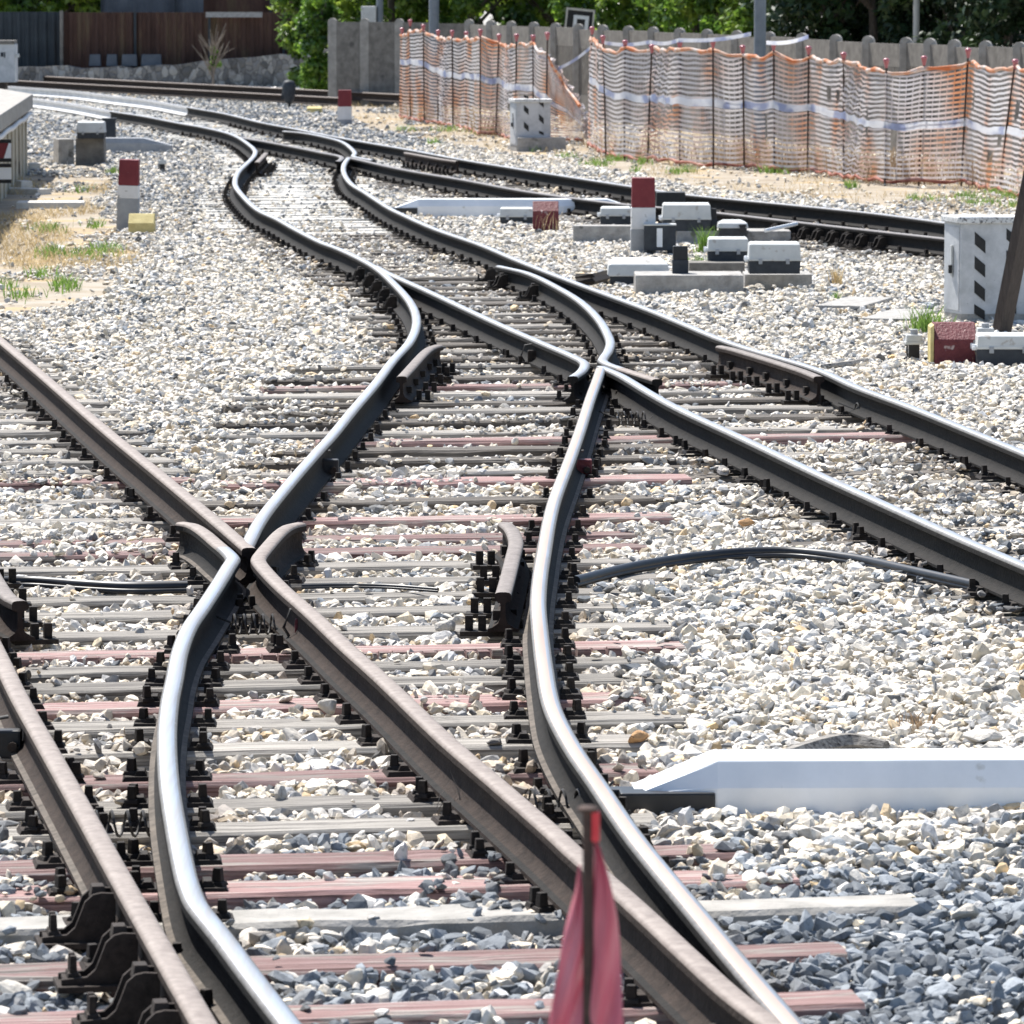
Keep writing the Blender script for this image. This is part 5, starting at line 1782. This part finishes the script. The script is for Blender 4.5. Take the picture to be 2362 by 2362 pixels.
# ------------------------------------------------------------------ foliage
def leaves(n, centre, rad, size, rng, clumps=26, shell=0.55, zmin=0.1):
    """leaf faces gathered in clumps through the crown volume"""
    c = np.array(centre); R = np.array(rad)
    d = rng.normal(size=(clumps, 3)); d /= np.linalg.norm(d, axis=1)[:, None]
    rr = rng.uniform(shell, 1.0, clumps)[:, None]
    cl = c + d * rr * R
    cs = rng.uniform(0.16, 0.34, clumps) * R.mean()
    k = rng.integers(0, clumps, n)
    g_ = rng.normal(size=(n, 3)); g_ /= np.linalg.norm(g_, axis=1)[:, None]
    p = cl[k] + g_ * (cs[k] * rng.uniform(0.3, 1.0, n) ** 0.6)[:, None] * np.array([1, 1, 0.8])
    m = p[:, 2] > zmin
    p, g_ = p[m], g_[m]
    n = len(p)
    nrm = g_ * 0.6 + rng.normal(size=(n, 3)) * 0.6 + np.array([0, 0, 0.45])
    nrm /= np.linalg.norm(nrm, axis=1)[:, None]
    t = np.cross(nrm, rng.normal(size=(n, 3))); t /= np.linalg.norm(t, axis=1)[:, None]
    bt = np.cross(nrm, t)
    s = (size * rng.uniform(0.6, 1.3, n))[:, None]
    v = np.stack([p - t * s, p + bt * s * 0.45 + nrm * s * 0.12, p + t * s, p - bt * s * 0.45 + nrm * s * 0.12], 1).reshape(-1, 3)
    f = np.arange(n * 4).reshape(-1, 4)
    return v, f


def tree(name, x, Y, label, mat, h, rad, nleaf, seed, zc=None, size=0.085, group='trees behind the concrete fence', trunk_r=0.12, cat='tree', clumps=46):
    rng = np.random.default_rng(seed)
    r = empty(name, (x, Y, 0)); tag(r, label, cat, group)
    zc = zc or h * 0.55
    v, f = leaves(nleaf, (0, 0, zc), (rad, rad * 0.9, h - zc), size, rng, clumps=clumps)
    link('crown', np_mesh('crown', v, f, M[mat]), r)
    b = MB()
    b.tube([(0, 0, -0.2), (0.05, 0, h * 0.3), (-0.04, 0.05, h * 0.7)], [trunk_r, trunk_r * 0.8, trunk_r * 0.35], 9)
    for k in range(7):
        a = rng.uniform(0, 6.28); z0 = h * rng.uniform(0.25, 0.6)
        q = Vector((math.cos(a) * rad * 0.7, math.sin(a) * rad * 0.7, z0 + h * 0.2))
        b.tube([(0, 0, z0), q * 0.5 + Vector((0, 0, z0 * 0.5)), q], [trunk_r * 0.45, trunk_r * 0.3, trunk_r * 0.12], 6)
    b.obj('trunk', M['bark'], r, smooth=1.0)
    return r


TL = [(770, 126.0, 'leaf', 'loose green tree over the left end of the fence'), (900, 123.0, 'leaf', 'green tree behind the grey pole with the box'), (985, 125.0, 'leaf', 'green tree right behind the grey pole at the left net'),
      (1085, 122.0, 'leaf', 'green tree above the first narrow fence panels'), (1190, 124.0, 'leaf', 'leafy tree left of the black sign board'), (1300, 122.5, 'leaf', 'leafy tree behind the black sign board'),
      (1405, 119.0, 'leaf_bright', 'bright green tree right of the black sign board'), (1500, 117.0, 'leaf', 'bushy green tree above the middle of the fence'), (1600, 113.0, 'leaf_bright', 'bright leafy tree left of the thick grey pole'),
      (1690, 111.0, 'leaf', 'leafy tree around the thin pole with crossarm'), (1830, 109.0, 'leaf', 'half shaded tree right of the thick grey pole'), (1900, 107.0, 'leaf_dark', 'dark tree with painted-in shade left of the slim pale pole'),
      (2010, 106.0, 'leaf_dark', 'dense dark tree with painted-in shade just left of the slim pale pole'), (2110, 109.0, 'leaf_dark', 'dense dark tree with painted-in shade behind the slim pale pole'), (2210, 105.0, 'leaf_dark', 'dark tree with painted-in shade right of the slim pale pole'), (2320, 103.0, 'leaf_dark', 'dark tree with painted-in shade at the right edge'), (2430, 101.0, 'leaf_dark', 'dark tree with painted-in shade cut by the right edge')]
for i, (x, Y, mt_, lab) in enumerate(TL):
    p = V(x, 40, Y)
    tree('broadleaf_tree' if mt_ != 'leaf_dark' else 'shade_dark_tree', p.x, Y, lab, mt_, 4.4 + (i * 37 % 10) * 0.12, 1.45, 9000, 100 + i, zc=2.1, size=0.10)  # dark-leaved ones are trees whose shade is put into the leaf colour
for i, (x, lab) in enumerate(((20, 'tree above the slate fence at the left edge'), (120, 'bright tree above the joint of slate and brown fence'), (215, 'tree left of the grey blue sheeting'))):
    p = V(x, 20, 139.0)
    tree('broadleaf_tree', p.x, 139.0, lab, 'leaf', 4.6, 1.5, 8000, 200 + i, zc=2.4, size=0.11, group='trees behind the sheet fences')
b = MB(); b.box(-14, 14, 0, 1, 0, 1)
# hedge mass further back so no gap opens onto bare ground
rng = np.random.default_rng(77)
for i in range(9):
    x = -16 + i * 4.6
    tree('background_tree', x, 150 - i * 1.5, f'dark tree in the wood behind, {nth(i + 1)} from the left', 'leaf_dark', 8.5, 3.2, 7000, 300 + i, zc=4.2, size=0.24, group='trees of the wood behind', trunk_r=0.2, clumps=70)

# shrub at the fence end
p = V(733, 200, 121.5)
r = tree('green_shrub', p.x, 121.5, 'glossy bright green shrub at the left end of the concrete fence', 'leaf_bright', 2.9, 0.40, 6500, 401, zc=1.35, size=0.07, group=None, trunk_r=0.05, cat='shrub')
# bare sapling
p = V(490, 196, 130.5)
r = empty('bare_sapling', (p.x, p.y, -0.05)); tag(r, 'thin half bare sapling in front of the brown fence', 'sapling')
b = MB(); rs = random.Random(5)
b.tube([(0, 0, -0.1), (0.03, 0, 0.5), (-0.02, 0, 1.0)], [0.04, 0.03, 0.02], 7)
tips = []
for k in range(44):
    z0 = rs.uniform(0.3, 1.0)
    a = rs.uniform(0, 6.28)
    q = Vector((math.cos(a) * rs.uniform(.2, .6), math.sin(a) * 0.3, z0 + rs.uniform(0.25, 0.8)))
    b.tube([(0, 0, z0), q * 0.6 + Vector((0, 0, z0 * 0.38)), q], [0.013, 0.010, 0.007], 5)
    tips.append(q)
b.obj('branches', M['twig'], r)
v, f = leaves(420, (0.05, 0, 0.75), (0.25, 0.2, 0.35), 0.05, np.random.default_rng(9), clumps=12, shell=0.2)
link('foliage', np_mesh('foliage', v, f, M['grass']), r)


# ------------------------------------------------------------------ grass
def blades(px, py, z, hgt, wdt, rng, lean=0.5):
    n = len(px)
    a = rng.uniform(0, 2 * math.pi, n)
    dx, dy = np.cos(a), np.sin(a)
    h = hgt * rng.uniform(0.4, 1.2, n)
    b_ = rng.uniform(0, 2 * math.pi, n)
    lx, ly = np.cos(b_) * lean * h, np.sin(b_) * lean * h
    wd = wdt * rng.uniform(0.6, 1.3, n)
    base0 = np.stack([px - dx * wd, py - dy * wd, np.full(n, z)], 1)
    base1 = np.stack([px + dx * wd, py + dy * wd, np.full(n, z)], 1)
    m0 = np.stack([px + lx * 0.35 - dx * wd * .7, py + ly * .35 - dy * wd * .7, z + h * 0.6], 1)
    m1 = np.stack([px + lx * 0.35 + dx * wd * .7, py + ly * .35 + dy * wd * .7, z + h * 0.6], 1)
    t = np.stack([px + lx, py + ly, z + h], 1)
    v = np.stack([base0, base1, m1, m0, t], 1).reshape(-1, 3)
    i = np.arange(n) * 5
    q = np.stack([i, i + 1, i + 2, i + 3], 1)
    tr = np.stack([i + 3, i + 2, i + 4, i + 4], 1)
    return v, q, tr


def blade_object(name, px, py, hgt, wdt, mat, seed, lean=0.5):
    rng = np.random.default_rng(seed)
    v, q, tr = blades(px, py, -0.05, hgt, wdt, rng, lean)
    me = bpy.data.meshes.new(name)
    faces = [tuple(x) for x in q] + [tuple(x[:3]) for x in tr]
    me.from_pydata([tuple(x) for x in v], [], faces)
    me.materials.append(mat)
    return link(name, me)


def scatter_poly(poly, n, rng, patch=1.0, thr=0.0):
    xs = np.array([p[0] for p in poly]); ys = np.array([p[1] for p in poly])
    px = rng.uniform(xs.min(), xs.max(), n * 5); py = rng.uniform(ys.min(), ys.max(), n * 5)
    m = inside(px, py, poly)
    px, py = px[m], py[m]
    w_ = np.array([mnoise.noise((x * 0.9 * patch, y * 0.28 * patch, 3.3)) for x, y in zip(px, py)])
    m = w_ > thr
    return px[m][:n], py[m][:n]


rng = np.random.default_rng(21)
ax, ay = scatter_poly(PL_L, 9000, rng)
bx, by = scatter_poly(PL_R, 16000, rng, 0.8, -0.15)
o = blade_object('dry_grass', np.concatenate([ax, bx]), np.concatenate([ay, by]), 0.10, 0.0045, M['hay'], 1, 0.9)
tag(o, kind='stuff')
# green patches
GP = [(110, 530, .5, 90), (105, 588, .35, 60), (200, 588, .55, 170), (240, 578, .4, 120), (90, 635, .25, 60), (122, 580, .15, 50), (150, 665, .3, 50), (50, 682, .4, 60), (140, 655, .2, 50), (165, 660, .2, 30), (5, 660, .3, 50), (215, 520, .25, 50), (190, 440, .3, 40),
      (262, 398, .15, 60), (1040, 300, .5, 90), (1120, 305, .5, 90), (1000, 330, .25, 70), (940, 300, .5, 70), (1245, 345, .3, 60), (1375, 378, .5, 120), (1420, 368, .3, 80), (1480, 375, .3, 80), (1305, 362, .3, 50), (1465, 395, .2, 40), (1555, 398, .2, 60), (1590, 395, .25, 60), (1770, 396, .2, 70), (1805, 396, .25, 70), (1962, 430, .15, 80), (2105, 462, .2, 60), (2230, 455, .3, 110), (2240, 472, .2, 70), (2290, 448, .25, 90), (2335, 455, .3, 110), (2345, 478, .3, 90), (2280, 470, .2, 60), (2150, 462, .4, 60), (1930, 690, .08, 20)]
gx, gy = [], []
for (x, y, sp, n) in GP:
    p = U(x, y, -0.03)
    gx.append(rng.normal(p.x, sp * 0.28, n)); gy.append(rng.normal(p.y, sp * 0.9, n))
o = blade_object('green_grass', np.concatenate(gx), np.concatenate(gy), 0.12, 0.007, M['grass'], 2, 0.6)
tag(o, kind='stuff')
# tall dry weeds along the foot of the right net
wx, wy = [], []
for i in range(len(SRn) - 1):
    a, c = SRn[i][0], SRn[i + 1][0]
    n = 40 if i < 5 else 170
    t = rng.random(n)
    wx.append(a.x + (c.x - a.x) * t + rng.normal(0.15, 0.15, n)); wy.append(a.y + (c.y - a.y) * t + rng.uniform(0.1, 2.2, n))
for i in range(len(SLn) - 1):
    a, c = SLn[i][0], SLn[i + 1][0]
    t = rng.random(40)
    wx.append(a.x + (c.x - a.x) * t); wy.append(a.y + (c.y - a.y) * t + rng.uniform(0.0, 1.5, 40))
o = blade_object('dry_weeds', np.concatenate(wx), np.concatenate(wy), 0.5, 0.009, M['weed'], 3, 0.35)
tag(o, kind='stuff')


def tuft(x, y, n, hgt, label, mat, sp=0.08, cat='plant', wdt=0.006):
    p = U(x, y, -0.03)
    rg = np.random.default_rng(int(x + y))
    v, q, tr = blades(rg.normal(0, sp, n), rg.normal(0, sp * 1.2, n), 0.0, hgt, wdt, rg, 0.45)
    me = bpy.data.meshes.new('grass_tuft')
    me.from_pydata([tuple(k) for k in v], [], [tuple(k) for k in q] + [tuple(k[:3]) for k in tr])
    me.materials.append(mat)
    o = link('grass_tuft', me, None, (p.x, p.y, -0.04))
    tag(o, label, cat, 'plants growing in the ballast')


tuft(2138, 762, 170, 0.22, 'fresh green grass tuft behind the dark red block', M['grass'])
tuft(1626, 582, 110, 0.28, 'upright green plant between the tall and middle grey boxes', M['grass'], 0.05)
tuft(1617, 606, 60, 0.1, 'small green weeds at the end of the dirty plinth', M['grass'], 0.08)
tuft(1930, 655, 40, 0.2, 'single yellowing weed right of the nearest grey box', M['hay'], 0.04)
tuft(2107, 1685, 60, 0.09, 'reddish dry tuft on the ballast above the white trough', M['weed'], 0.05, wdt=0.004)
tuft(1270, 531, 34, 0.24, 'dry straw plant growing in front of the small red block', M['hay'], 0.1, wdt=0.004)
tuft(2268, 838, 14, 0.22, 'dry stalks between the red block and the edge box', M['hay'], 0.06, wdt=0.004)
tuft(1060, 1890, 16, 0.17, 'dry twiggy weed left of the brown rail', M['twig'], 0.05, wdt=0.003)

# ------------------------------------------------------------------ loose rocks and timber
def rock_mesh(seed, npts=16, sub=False, jag=0.25, cut=0.0):
    r = random.Random(seed)
    bm = bmesh.new()
    cuts = []
    for _ in range(5):
        ax_ = Vector((r.gauss(0, 1), r.gauss(0, 1), r.gauss(0, 1))).normalized()
        cuts.append((ax_, r.uniform(cut, 0.85)))
    sx, sy, sz = 1.0, r.uniform(0.65, 0.95), r.uniform(0.45, 0.8)
    for _ in range(npts):
        v = Vector((r.gauss(0, 1), r.gauss(0, 1), r.gauss(0, 1))).normalized()
        k = r.uniform(1 - jag, 1.0)
        if cut:
            for ax_, lim in cuts:
                d_ = v.dot(ax_) * k
                if d_ > lim: v = v - ax_ * ((d_ - lim) / k)
        bm.verts.new((v.x * sx * k * 0.5, v.y * sy * k * 0.5, v.z * sz * k * 0.5))
    bmesh.ops.convex_hull(bm, input=bm.verts)
    loose = [v for v in bm.verts if not v.link_faces]
    bmesh.ops.delete(bm, geom=loose, context='VERTS')
    if sub:
        bmesh.ops.bevel(bm, geom=list(bm.edges), offset=0.03, segments=1, profile=0.5, affect='EDGES')
    me = bpy.data.meshes.new('stone')
    bm.to_mesh(me); bm.free()
    return me


ROCKS = [(622 * 1.2226, 1630, 0.13, 'pale_rock', 'squarish pale stone between the sleepers right of the coiled wire', 31), (1468, 1700, 0.13, 'orange_rock', 'flat ochre stone right of the shiny curve', 32), (2265, 1700, 0.26, 'pale_rock', 'long flat stone above the white trough near the right edge', 33),
         (1030, 1445, 0.11, 'pale_rock', 'grey stone beside the foot of the cut check rail', 34), (2310, 845, 0.12, 'pale_rock', 'pale angular stone in front of the edge box', 35), (1722, 1205, 0.10, 'orange_rock', 'tan stone between the conduit and the right-hand rail', 36), (2230, 2105, 0.14, 'pale_rock', 'large squarish stone among dark stones at the right', 37),
         (560, 1135, 0.08, 'dark_rock', 'shiny dark stone left of the brown crossing', 38), (1175, 705, 0.10, 'dark_rock', 'dark stone between the rails below the switch', 39)]
for (x, y, sz, mt_, lab, sd_) in ROCKS:
    me = rock_mesh(sd_, 18, True); me.materials.append(M[mt_])
    o = link('loose_stone', me, None, U(x, y, 0.02), sd_ * 1.3)
    o.scale = (sz * 1.15, sz * 0.9, sz * (0.5 if sz > 0.2 else 1.0))
    tag(o, lab, 'stone', 'loose stones that stand out')
for (xs_, lab, mt_, hh) in (([(1805, 1744), (1900, 1722), (1960, 1714), (2045, 1722)], 'splintered grey driftwood board above the white trough', 'wood_grey', 0.045), ([(1895, 845), (1960, 840), (2000, 830)], 'weathered plank lying right of the brown check rail', 'wood_grey', 0.03), ([(655, 950), (700, 958), (760, 962)], 'thin dark branch on the ballast left of the snaking rail', 'wood_dark', 0.02)):
    W = [U(x, y, 0.01) for x, y in catmull(xs_, 25)]
    b = MB(); b.tube(W, [hh * (0.35 + 0.65 * math.sin(math.pi * (0.1 + 0.8 * i / (len(W) - 1)))) for i in range(len(W))], 6)
    tag(b.obj('driftwood', M[mt_]), lab, 'wood piece', 'pieces of wood on the ballast')

# ------------------------------------------------------------------ ballast
def smooth(a, b, x): t = np.clip((x - a) / (b - a), 0, 1); return t * t * (3 - 2 * t)


def vnoise(x, y, s, seed):
    """cheap value noise"""
    g_ = np.random.default_rng(seed).random((64, 64))
    u, v_ = (x * s) % 64, (y * s) % 64
    i, j = np.floor(u).astype(int), np.floor(v_).astype(int)
    fu, fv = u - i, v_ - j
    fu, fv = fu * fu * (3 - 2 * fu), fv * fv * (3 - 2 * fv)
    i1, j1 = (i + 1) % 64, (j + 1) % 64
    i, j = i % 64, j % 64
    return g_[i, j] * (1 - fu) * (1 - fv) + g_[i1, j] * fu * (1 - fv) + g_[i, j1] * (1 - fu) * fv + g_[i1, j1] * fu * fv


PX, PY, PS = [], [], []
for (y0, y1, dens, sz) in ((12.5, 20, 800, 0.055), (20, 30, 820, 0.050), (30, 42, 640, 0.048), (42, 60, 440, 0.049), (60, 85, 240, 0.053), (85, 135, 105, 0.066)):
    half0 = lambda Y: 0.1 * Y + 0.9
    area = 2 * half0((y0 + y1) / 2) * (y1 - y0)
    n = int(area * dens)
    yy = RNG.uniform(y0, y1, n)
    keep = RNG.random(n) < (half0(yy) / half0(y1)) * 1.06
    yy = yy[keep]
    xx = RNG.uniform(-1, 1, len(yy)) * half0(yy)
    PX.append(xx); PY.append(yy); PS.append(np.full(len(yy), sz))
PX, PY, PS = np.concatenate(PX), np.concatenate(PY), np.concatenate(PS)
n = len(PX)
PS = PS * np.exp(RNG.normal(0, 0.36, n))
PS = np.clip(PS, 0.026, 0.105)
PZ = -0.046 + 0.011 * (PY < 31) + (vnoise(PX, PY, 1.7, 3) - 0.5) * 0.035 + RNG.uniform(-0.012, 0.024, n)
keep = np.ones(n, bool)
# clear of rails
for W in list(RAILS.values()) + CHECKW:
    ys = np.array([p.y for p in W]); xs = np.array([p.x for p in W])
    if ys[0] > ys[-1]: ys, xs = ys[::-1], xs[::-1]
    m = (PY > ys[0]) & (PY < ys[-1])
    d = np.abs(PX - np.interp(PY, ys, xs))
    keep &= ~(m & (d < 0.062 + PS * 0.3) & (RNG.random(n) > 0.02))
    near = m & (d < 0.2)
    PZ[near] -= 0.022
# sleepers
onS = np.zeros(n, bool)
_q = sorted((p.y, p.x) for p in RAILS['pol_right'])
_q = sorted((p.y, p.x) for p in RAILS['pol_left_far'])
LPY, LPX = np.array([q[0] for q in _q]), np.array([q[1] for q in _q])
_q = sorted((p.y, p.x) for p in RAILS['rusty_right_far'])
FPY, FPXX = np.array([q[0] for q in _q]), np.array([q[1] for q in _q])
_q = sorted((p.y, p.x) for p in RAILS['pol_right'])
RPY, RPX = np.array([q[0] for q in _q]), np.array([q[1] for q in _q])
for (cx, cy, ang, hl, hd, bur) in SLEEPERS:
    m = np.abs(PY - cy) < hl * abs(math.sin(ang)) + hd + 0.1
    if not m.any(): continue
    idx = np.nonzero(m)[0]
    dx, dy = PX[idx] - cx, PY[idx] - cy
    lx = dx * math.cos(ang) + dy * math.sin(ang)
    ly = -dx * math.sin(ang) + dy * math.cos(ang)
    inn = (np.abs(lx) < hl) & (np.abs(ly) < hd + PS[idx] * 0.22)
    sel = idx[inn]
    cover = vnoise(PX[sel], PY[sel], 1.3, 9)
    thr_ = 0.78 - 0.40 * smooth(28.4, 29.6, PY[sel]) + 0.20 * smooth(30.5, 32.5, PY[sel]) * (PY[sel] < 52)
    xr_ = np.interp(PY[sel], RPY, RPX)
    thr_ = thr_ - 0.45 * smooth(0.2, 0.5, PX[sel] - xr_) * (PY[sel] > 16.9) * (PY[sel] < 30.5)
    xl_ = np.interp(PY[sel], LPY, LPX)
    thr_ = thr_ - 0.5 * smooth(0.15, 0.45, xl_ - PX[sel]) * (PY[sel] > 29) * (PY[sel] < 55) * (PX[sel] > np.interp(PY[sel], FPY, FPXX) + 0.4)
    thr_ = np.where(bur, np.minimum(thr_, 0.36), thr_)
    pr = np.clip((cover - thr_) * 2.4, 0, 1) * 0.85
    nearr = np.ones(len(sel))
    stay = RNG.random(len(sel)) < pr + 0.015
    keep[sel[~stay]] = False
    st_ = sel[stay]
    onS[st_] = True
    PZ[st_] = 0.012 + RNG.uniform(-0.01, 0.01, len(st_))
    PS[st_] *= 0.85
for (cx, cy, rz, hx_, hy_) in FOOT:
    dx, dy = PX - cx, PY - cy
    lx = dx * math.cos(rz) + dy * math.sin(rz); ly = -dx * math.sin(rz) + dy * math.cos(rz)
    keep &= ~((np.abs(lx) < hx_ + 0.01) & (np.abs(ly) < hy_ + 0.01))
# thin out on the soil
for poly in (PL_L, PL_R):
    m = inside(PX, PY, poly)
    cov = vnoise(PX, PY * 0.35, 1.1, 17)
    keep &= ~(m & (RNG.random(n) > np.clip((cov - 0.52) * 2.2, 0.03, 0.8)))
keep &= ~((PX < -6.3) & (PY > 62) & (PY < 80) & (PX < -6.0 - (PY - 62) * 0.085))
PX, PY, PZ, PS = PX[keep], PY[keep], PZ[keep], PS[keep]
n = len(PX)
# how many of the stones are dark blue-grey
dark = 0.02 + 0.60 * smooth(19.0, 16.9, PY) + 0.3 * smooth(17.6, 16.2, PY) * (PX > 0.4)
dark += 0.30 * smooth(58, 72, PY) * (PX < -1.5) + 0.22 * smooth(88, 96, PY)
dark += 0.10 * smooth(0.62, 0.75, vnoise(PX, PY * 0.4, 0.9, 5)) + 0.35 * smooth(1.7, 2.4, PX) * smooth(30, 27.5, PY) * smooth(23.8, 25, PY)
lump = vnoise(PX, PY, 5.0, 23)
isd = RNG.random(n) < dark * (0.55 + 0.9 * lump)
ton = np.zeros((n, 4)); ton[:, 3] = 1
v_ = RNG.uniform(0.46, 0.78, n)
warm = RNG.normal(0, 0.035, n) + 0.085
ton[:, 0] = v_ * (1 + warm); ton[:, 1] = v_; ton[:, 2] = v_ * (1 - 1.6 * warm)
tan_ = RNG.random(n) < 0.035
ton[tan_, 0] *= 0.95; ton[tan_, 1] *= 0.8; ton[tan_, 2] *= 0.6
mid = RNG.random(n) < 0.12
ton[mid, :3] = (RNG.uniform(0.13, 0.32, mid.sum())[:, None]) * np.array([1.0, 1.0, 0.99])
vd = RNG.uniform(0.12, 0.33, n)
ton[isd, 0] = vd[isd] * 0.92; ton[isd, 1] = vd[isd] * 1.0; ton[isd, 2] = vd[isd] * 1.08

dr = np.full(n, 9.0)
for W in RAILS.values():
    ys = np.array([p.y for p in W]); xs = np.array([p.x for p in W])
    if ys[0] > ys[-1]: ys, xs = ys[::-1], xs[::-1]
    m = (PY > ys[0]) & (PY < ys[-1])
    d = np.abs(PX - np.interp(PY, ys, xs))
    dr = np.where(m, np.minimum(dr, d), dr)
grime = smooth(0.42, 0.12, dr) * np.clip(0.2 + 1.1 * vnoise(PX, PY, 2.2, 41), 0, 1) * 0.62
grime = np.where(RNG.random(n) < 0.35, grime * 0.3, grime)
ton[:, 0] *= 1 - 0.62 * grime; ton[:, 1] *= 1 - 0.72 * grime; ton[:, 2] *= 1 - 0.80 * grime
stones = bpy.data.collections.new('ballast_stones')
for i in range(20):
    me = rock_mesh(500 + i, 20 + i % 9, False, 0.24, 0.55)
    me.materials.append(M['ballast'])
    so_ = bpy.data.objects.new('stone', me)
    stones.objects.link(so_)

pm_ = bpy.data.meshes.new('ballast')
pm_.vertices.add(n)
pm_.vertices.foreach_set('co', np.stack([PX, PY, PZ], 1).astype(np.float32).ravel())
a = pm_.attributes.new('tone', 'FLOAT_COLOR', 'POINT'); a.data.foreach_set('color', ton.astype(np.float32).ravel())
rot = RNG.uniform(0, 2 * math.pi, (n, 3)); flat = RNG.random(n) < 0.75
rot[flat, 0] = RNG.normal(0, 0.35, flat.sum()); rot[flat, 1] = RNG.normal(0, 0.35, flat.sum())
a = pm_.attributes.new('rot', 'FLOAT_VECTOR', 'POINT'); a.data.foreach_set('vector', rot.astype(np.float32).ravel())
sc_ = np.repeat(PS[:, None], 3, 1) * RNG.uniform(0.8, 1.25, (n, 3)) * np.array([1.2, 1.2, 0.95])
a = pm_.attributes.new('scl', 'FLOAT_VECTOR', 'POINT'); a.data.foreach_set('vector', sc_.astype(np.float32).ravel())
a = pm_.attributes.new('pick', 'INT', 'POINT'); a.data.foreach_set('value', RNG.integers(0, 20, n).astype(np.int32))
bo = link('ballast', pm_)
tag(bo, kind='stuff')
ng = bpy.data.node_groups.new('scatter_stones', 'GeometryNodeTree')
ng.interface.new_socket('Geometry', in_out='INPUT', socket_type='NodeSocketGeometry')
ng.interface.new_socket('Geometry', in_out='OUTPUT', socket_type='NodeSocketGeometry')
gi, go = ng.nodes.new('NodeGroupInput'), ng.nodes.new('NodeGroupOutput')
ci = ng.nodes.new('GeometryNodeCollectionInfo')
ci.inputs['Collection'].default_value = stones
ci.inputs['Separate Children'].default_value = True
ci.inputs['Reset Children'].default_value = True
ip = ng.nodes.new('GeometryNodeInstanceOnPoints')
ip.inputs['Pick Instance'].default_value = True


def named(nm, ty):
    q_ = ng.nodes.new('GeometryNodeInputNamedAttribute')
    q_.data_type = ty
    q_.inputs['Name'].default_value = nm
    return [o_ for o_ in q_.outputs if o_.enabled and o_.name == 'Attribute'][0]


ng.links.new(gi.outputs[0], ip.inputs['Points'])
ng.links.new(ci.outputs[0], ip.inputs['Instance'])
ng.links.new(named('pick', 'INT'), ip.inputs['Instance Index'])
ng.links.new(named('scl', 'FLOAT_VECTOR'), ip.inputs['Scale'])
e2r = ng.nodes.new('FunctionNodeEulerToRotation')
ng.links.new(named('rot', 'FLOAT_VECTOR'), e2r.inputs[0])
ng.links.new(e2r.outputs[0], ip.inputs['Rotation'])
ng.links.new(ip.outputs[0], go.inputs[0])
md = bo.modifiers.new('scatter', 'NODES')
md.node_group = ng
print('stones', n, 'sleepers', len(SLEEPERS), 'objects', len(bpy.data.objects))
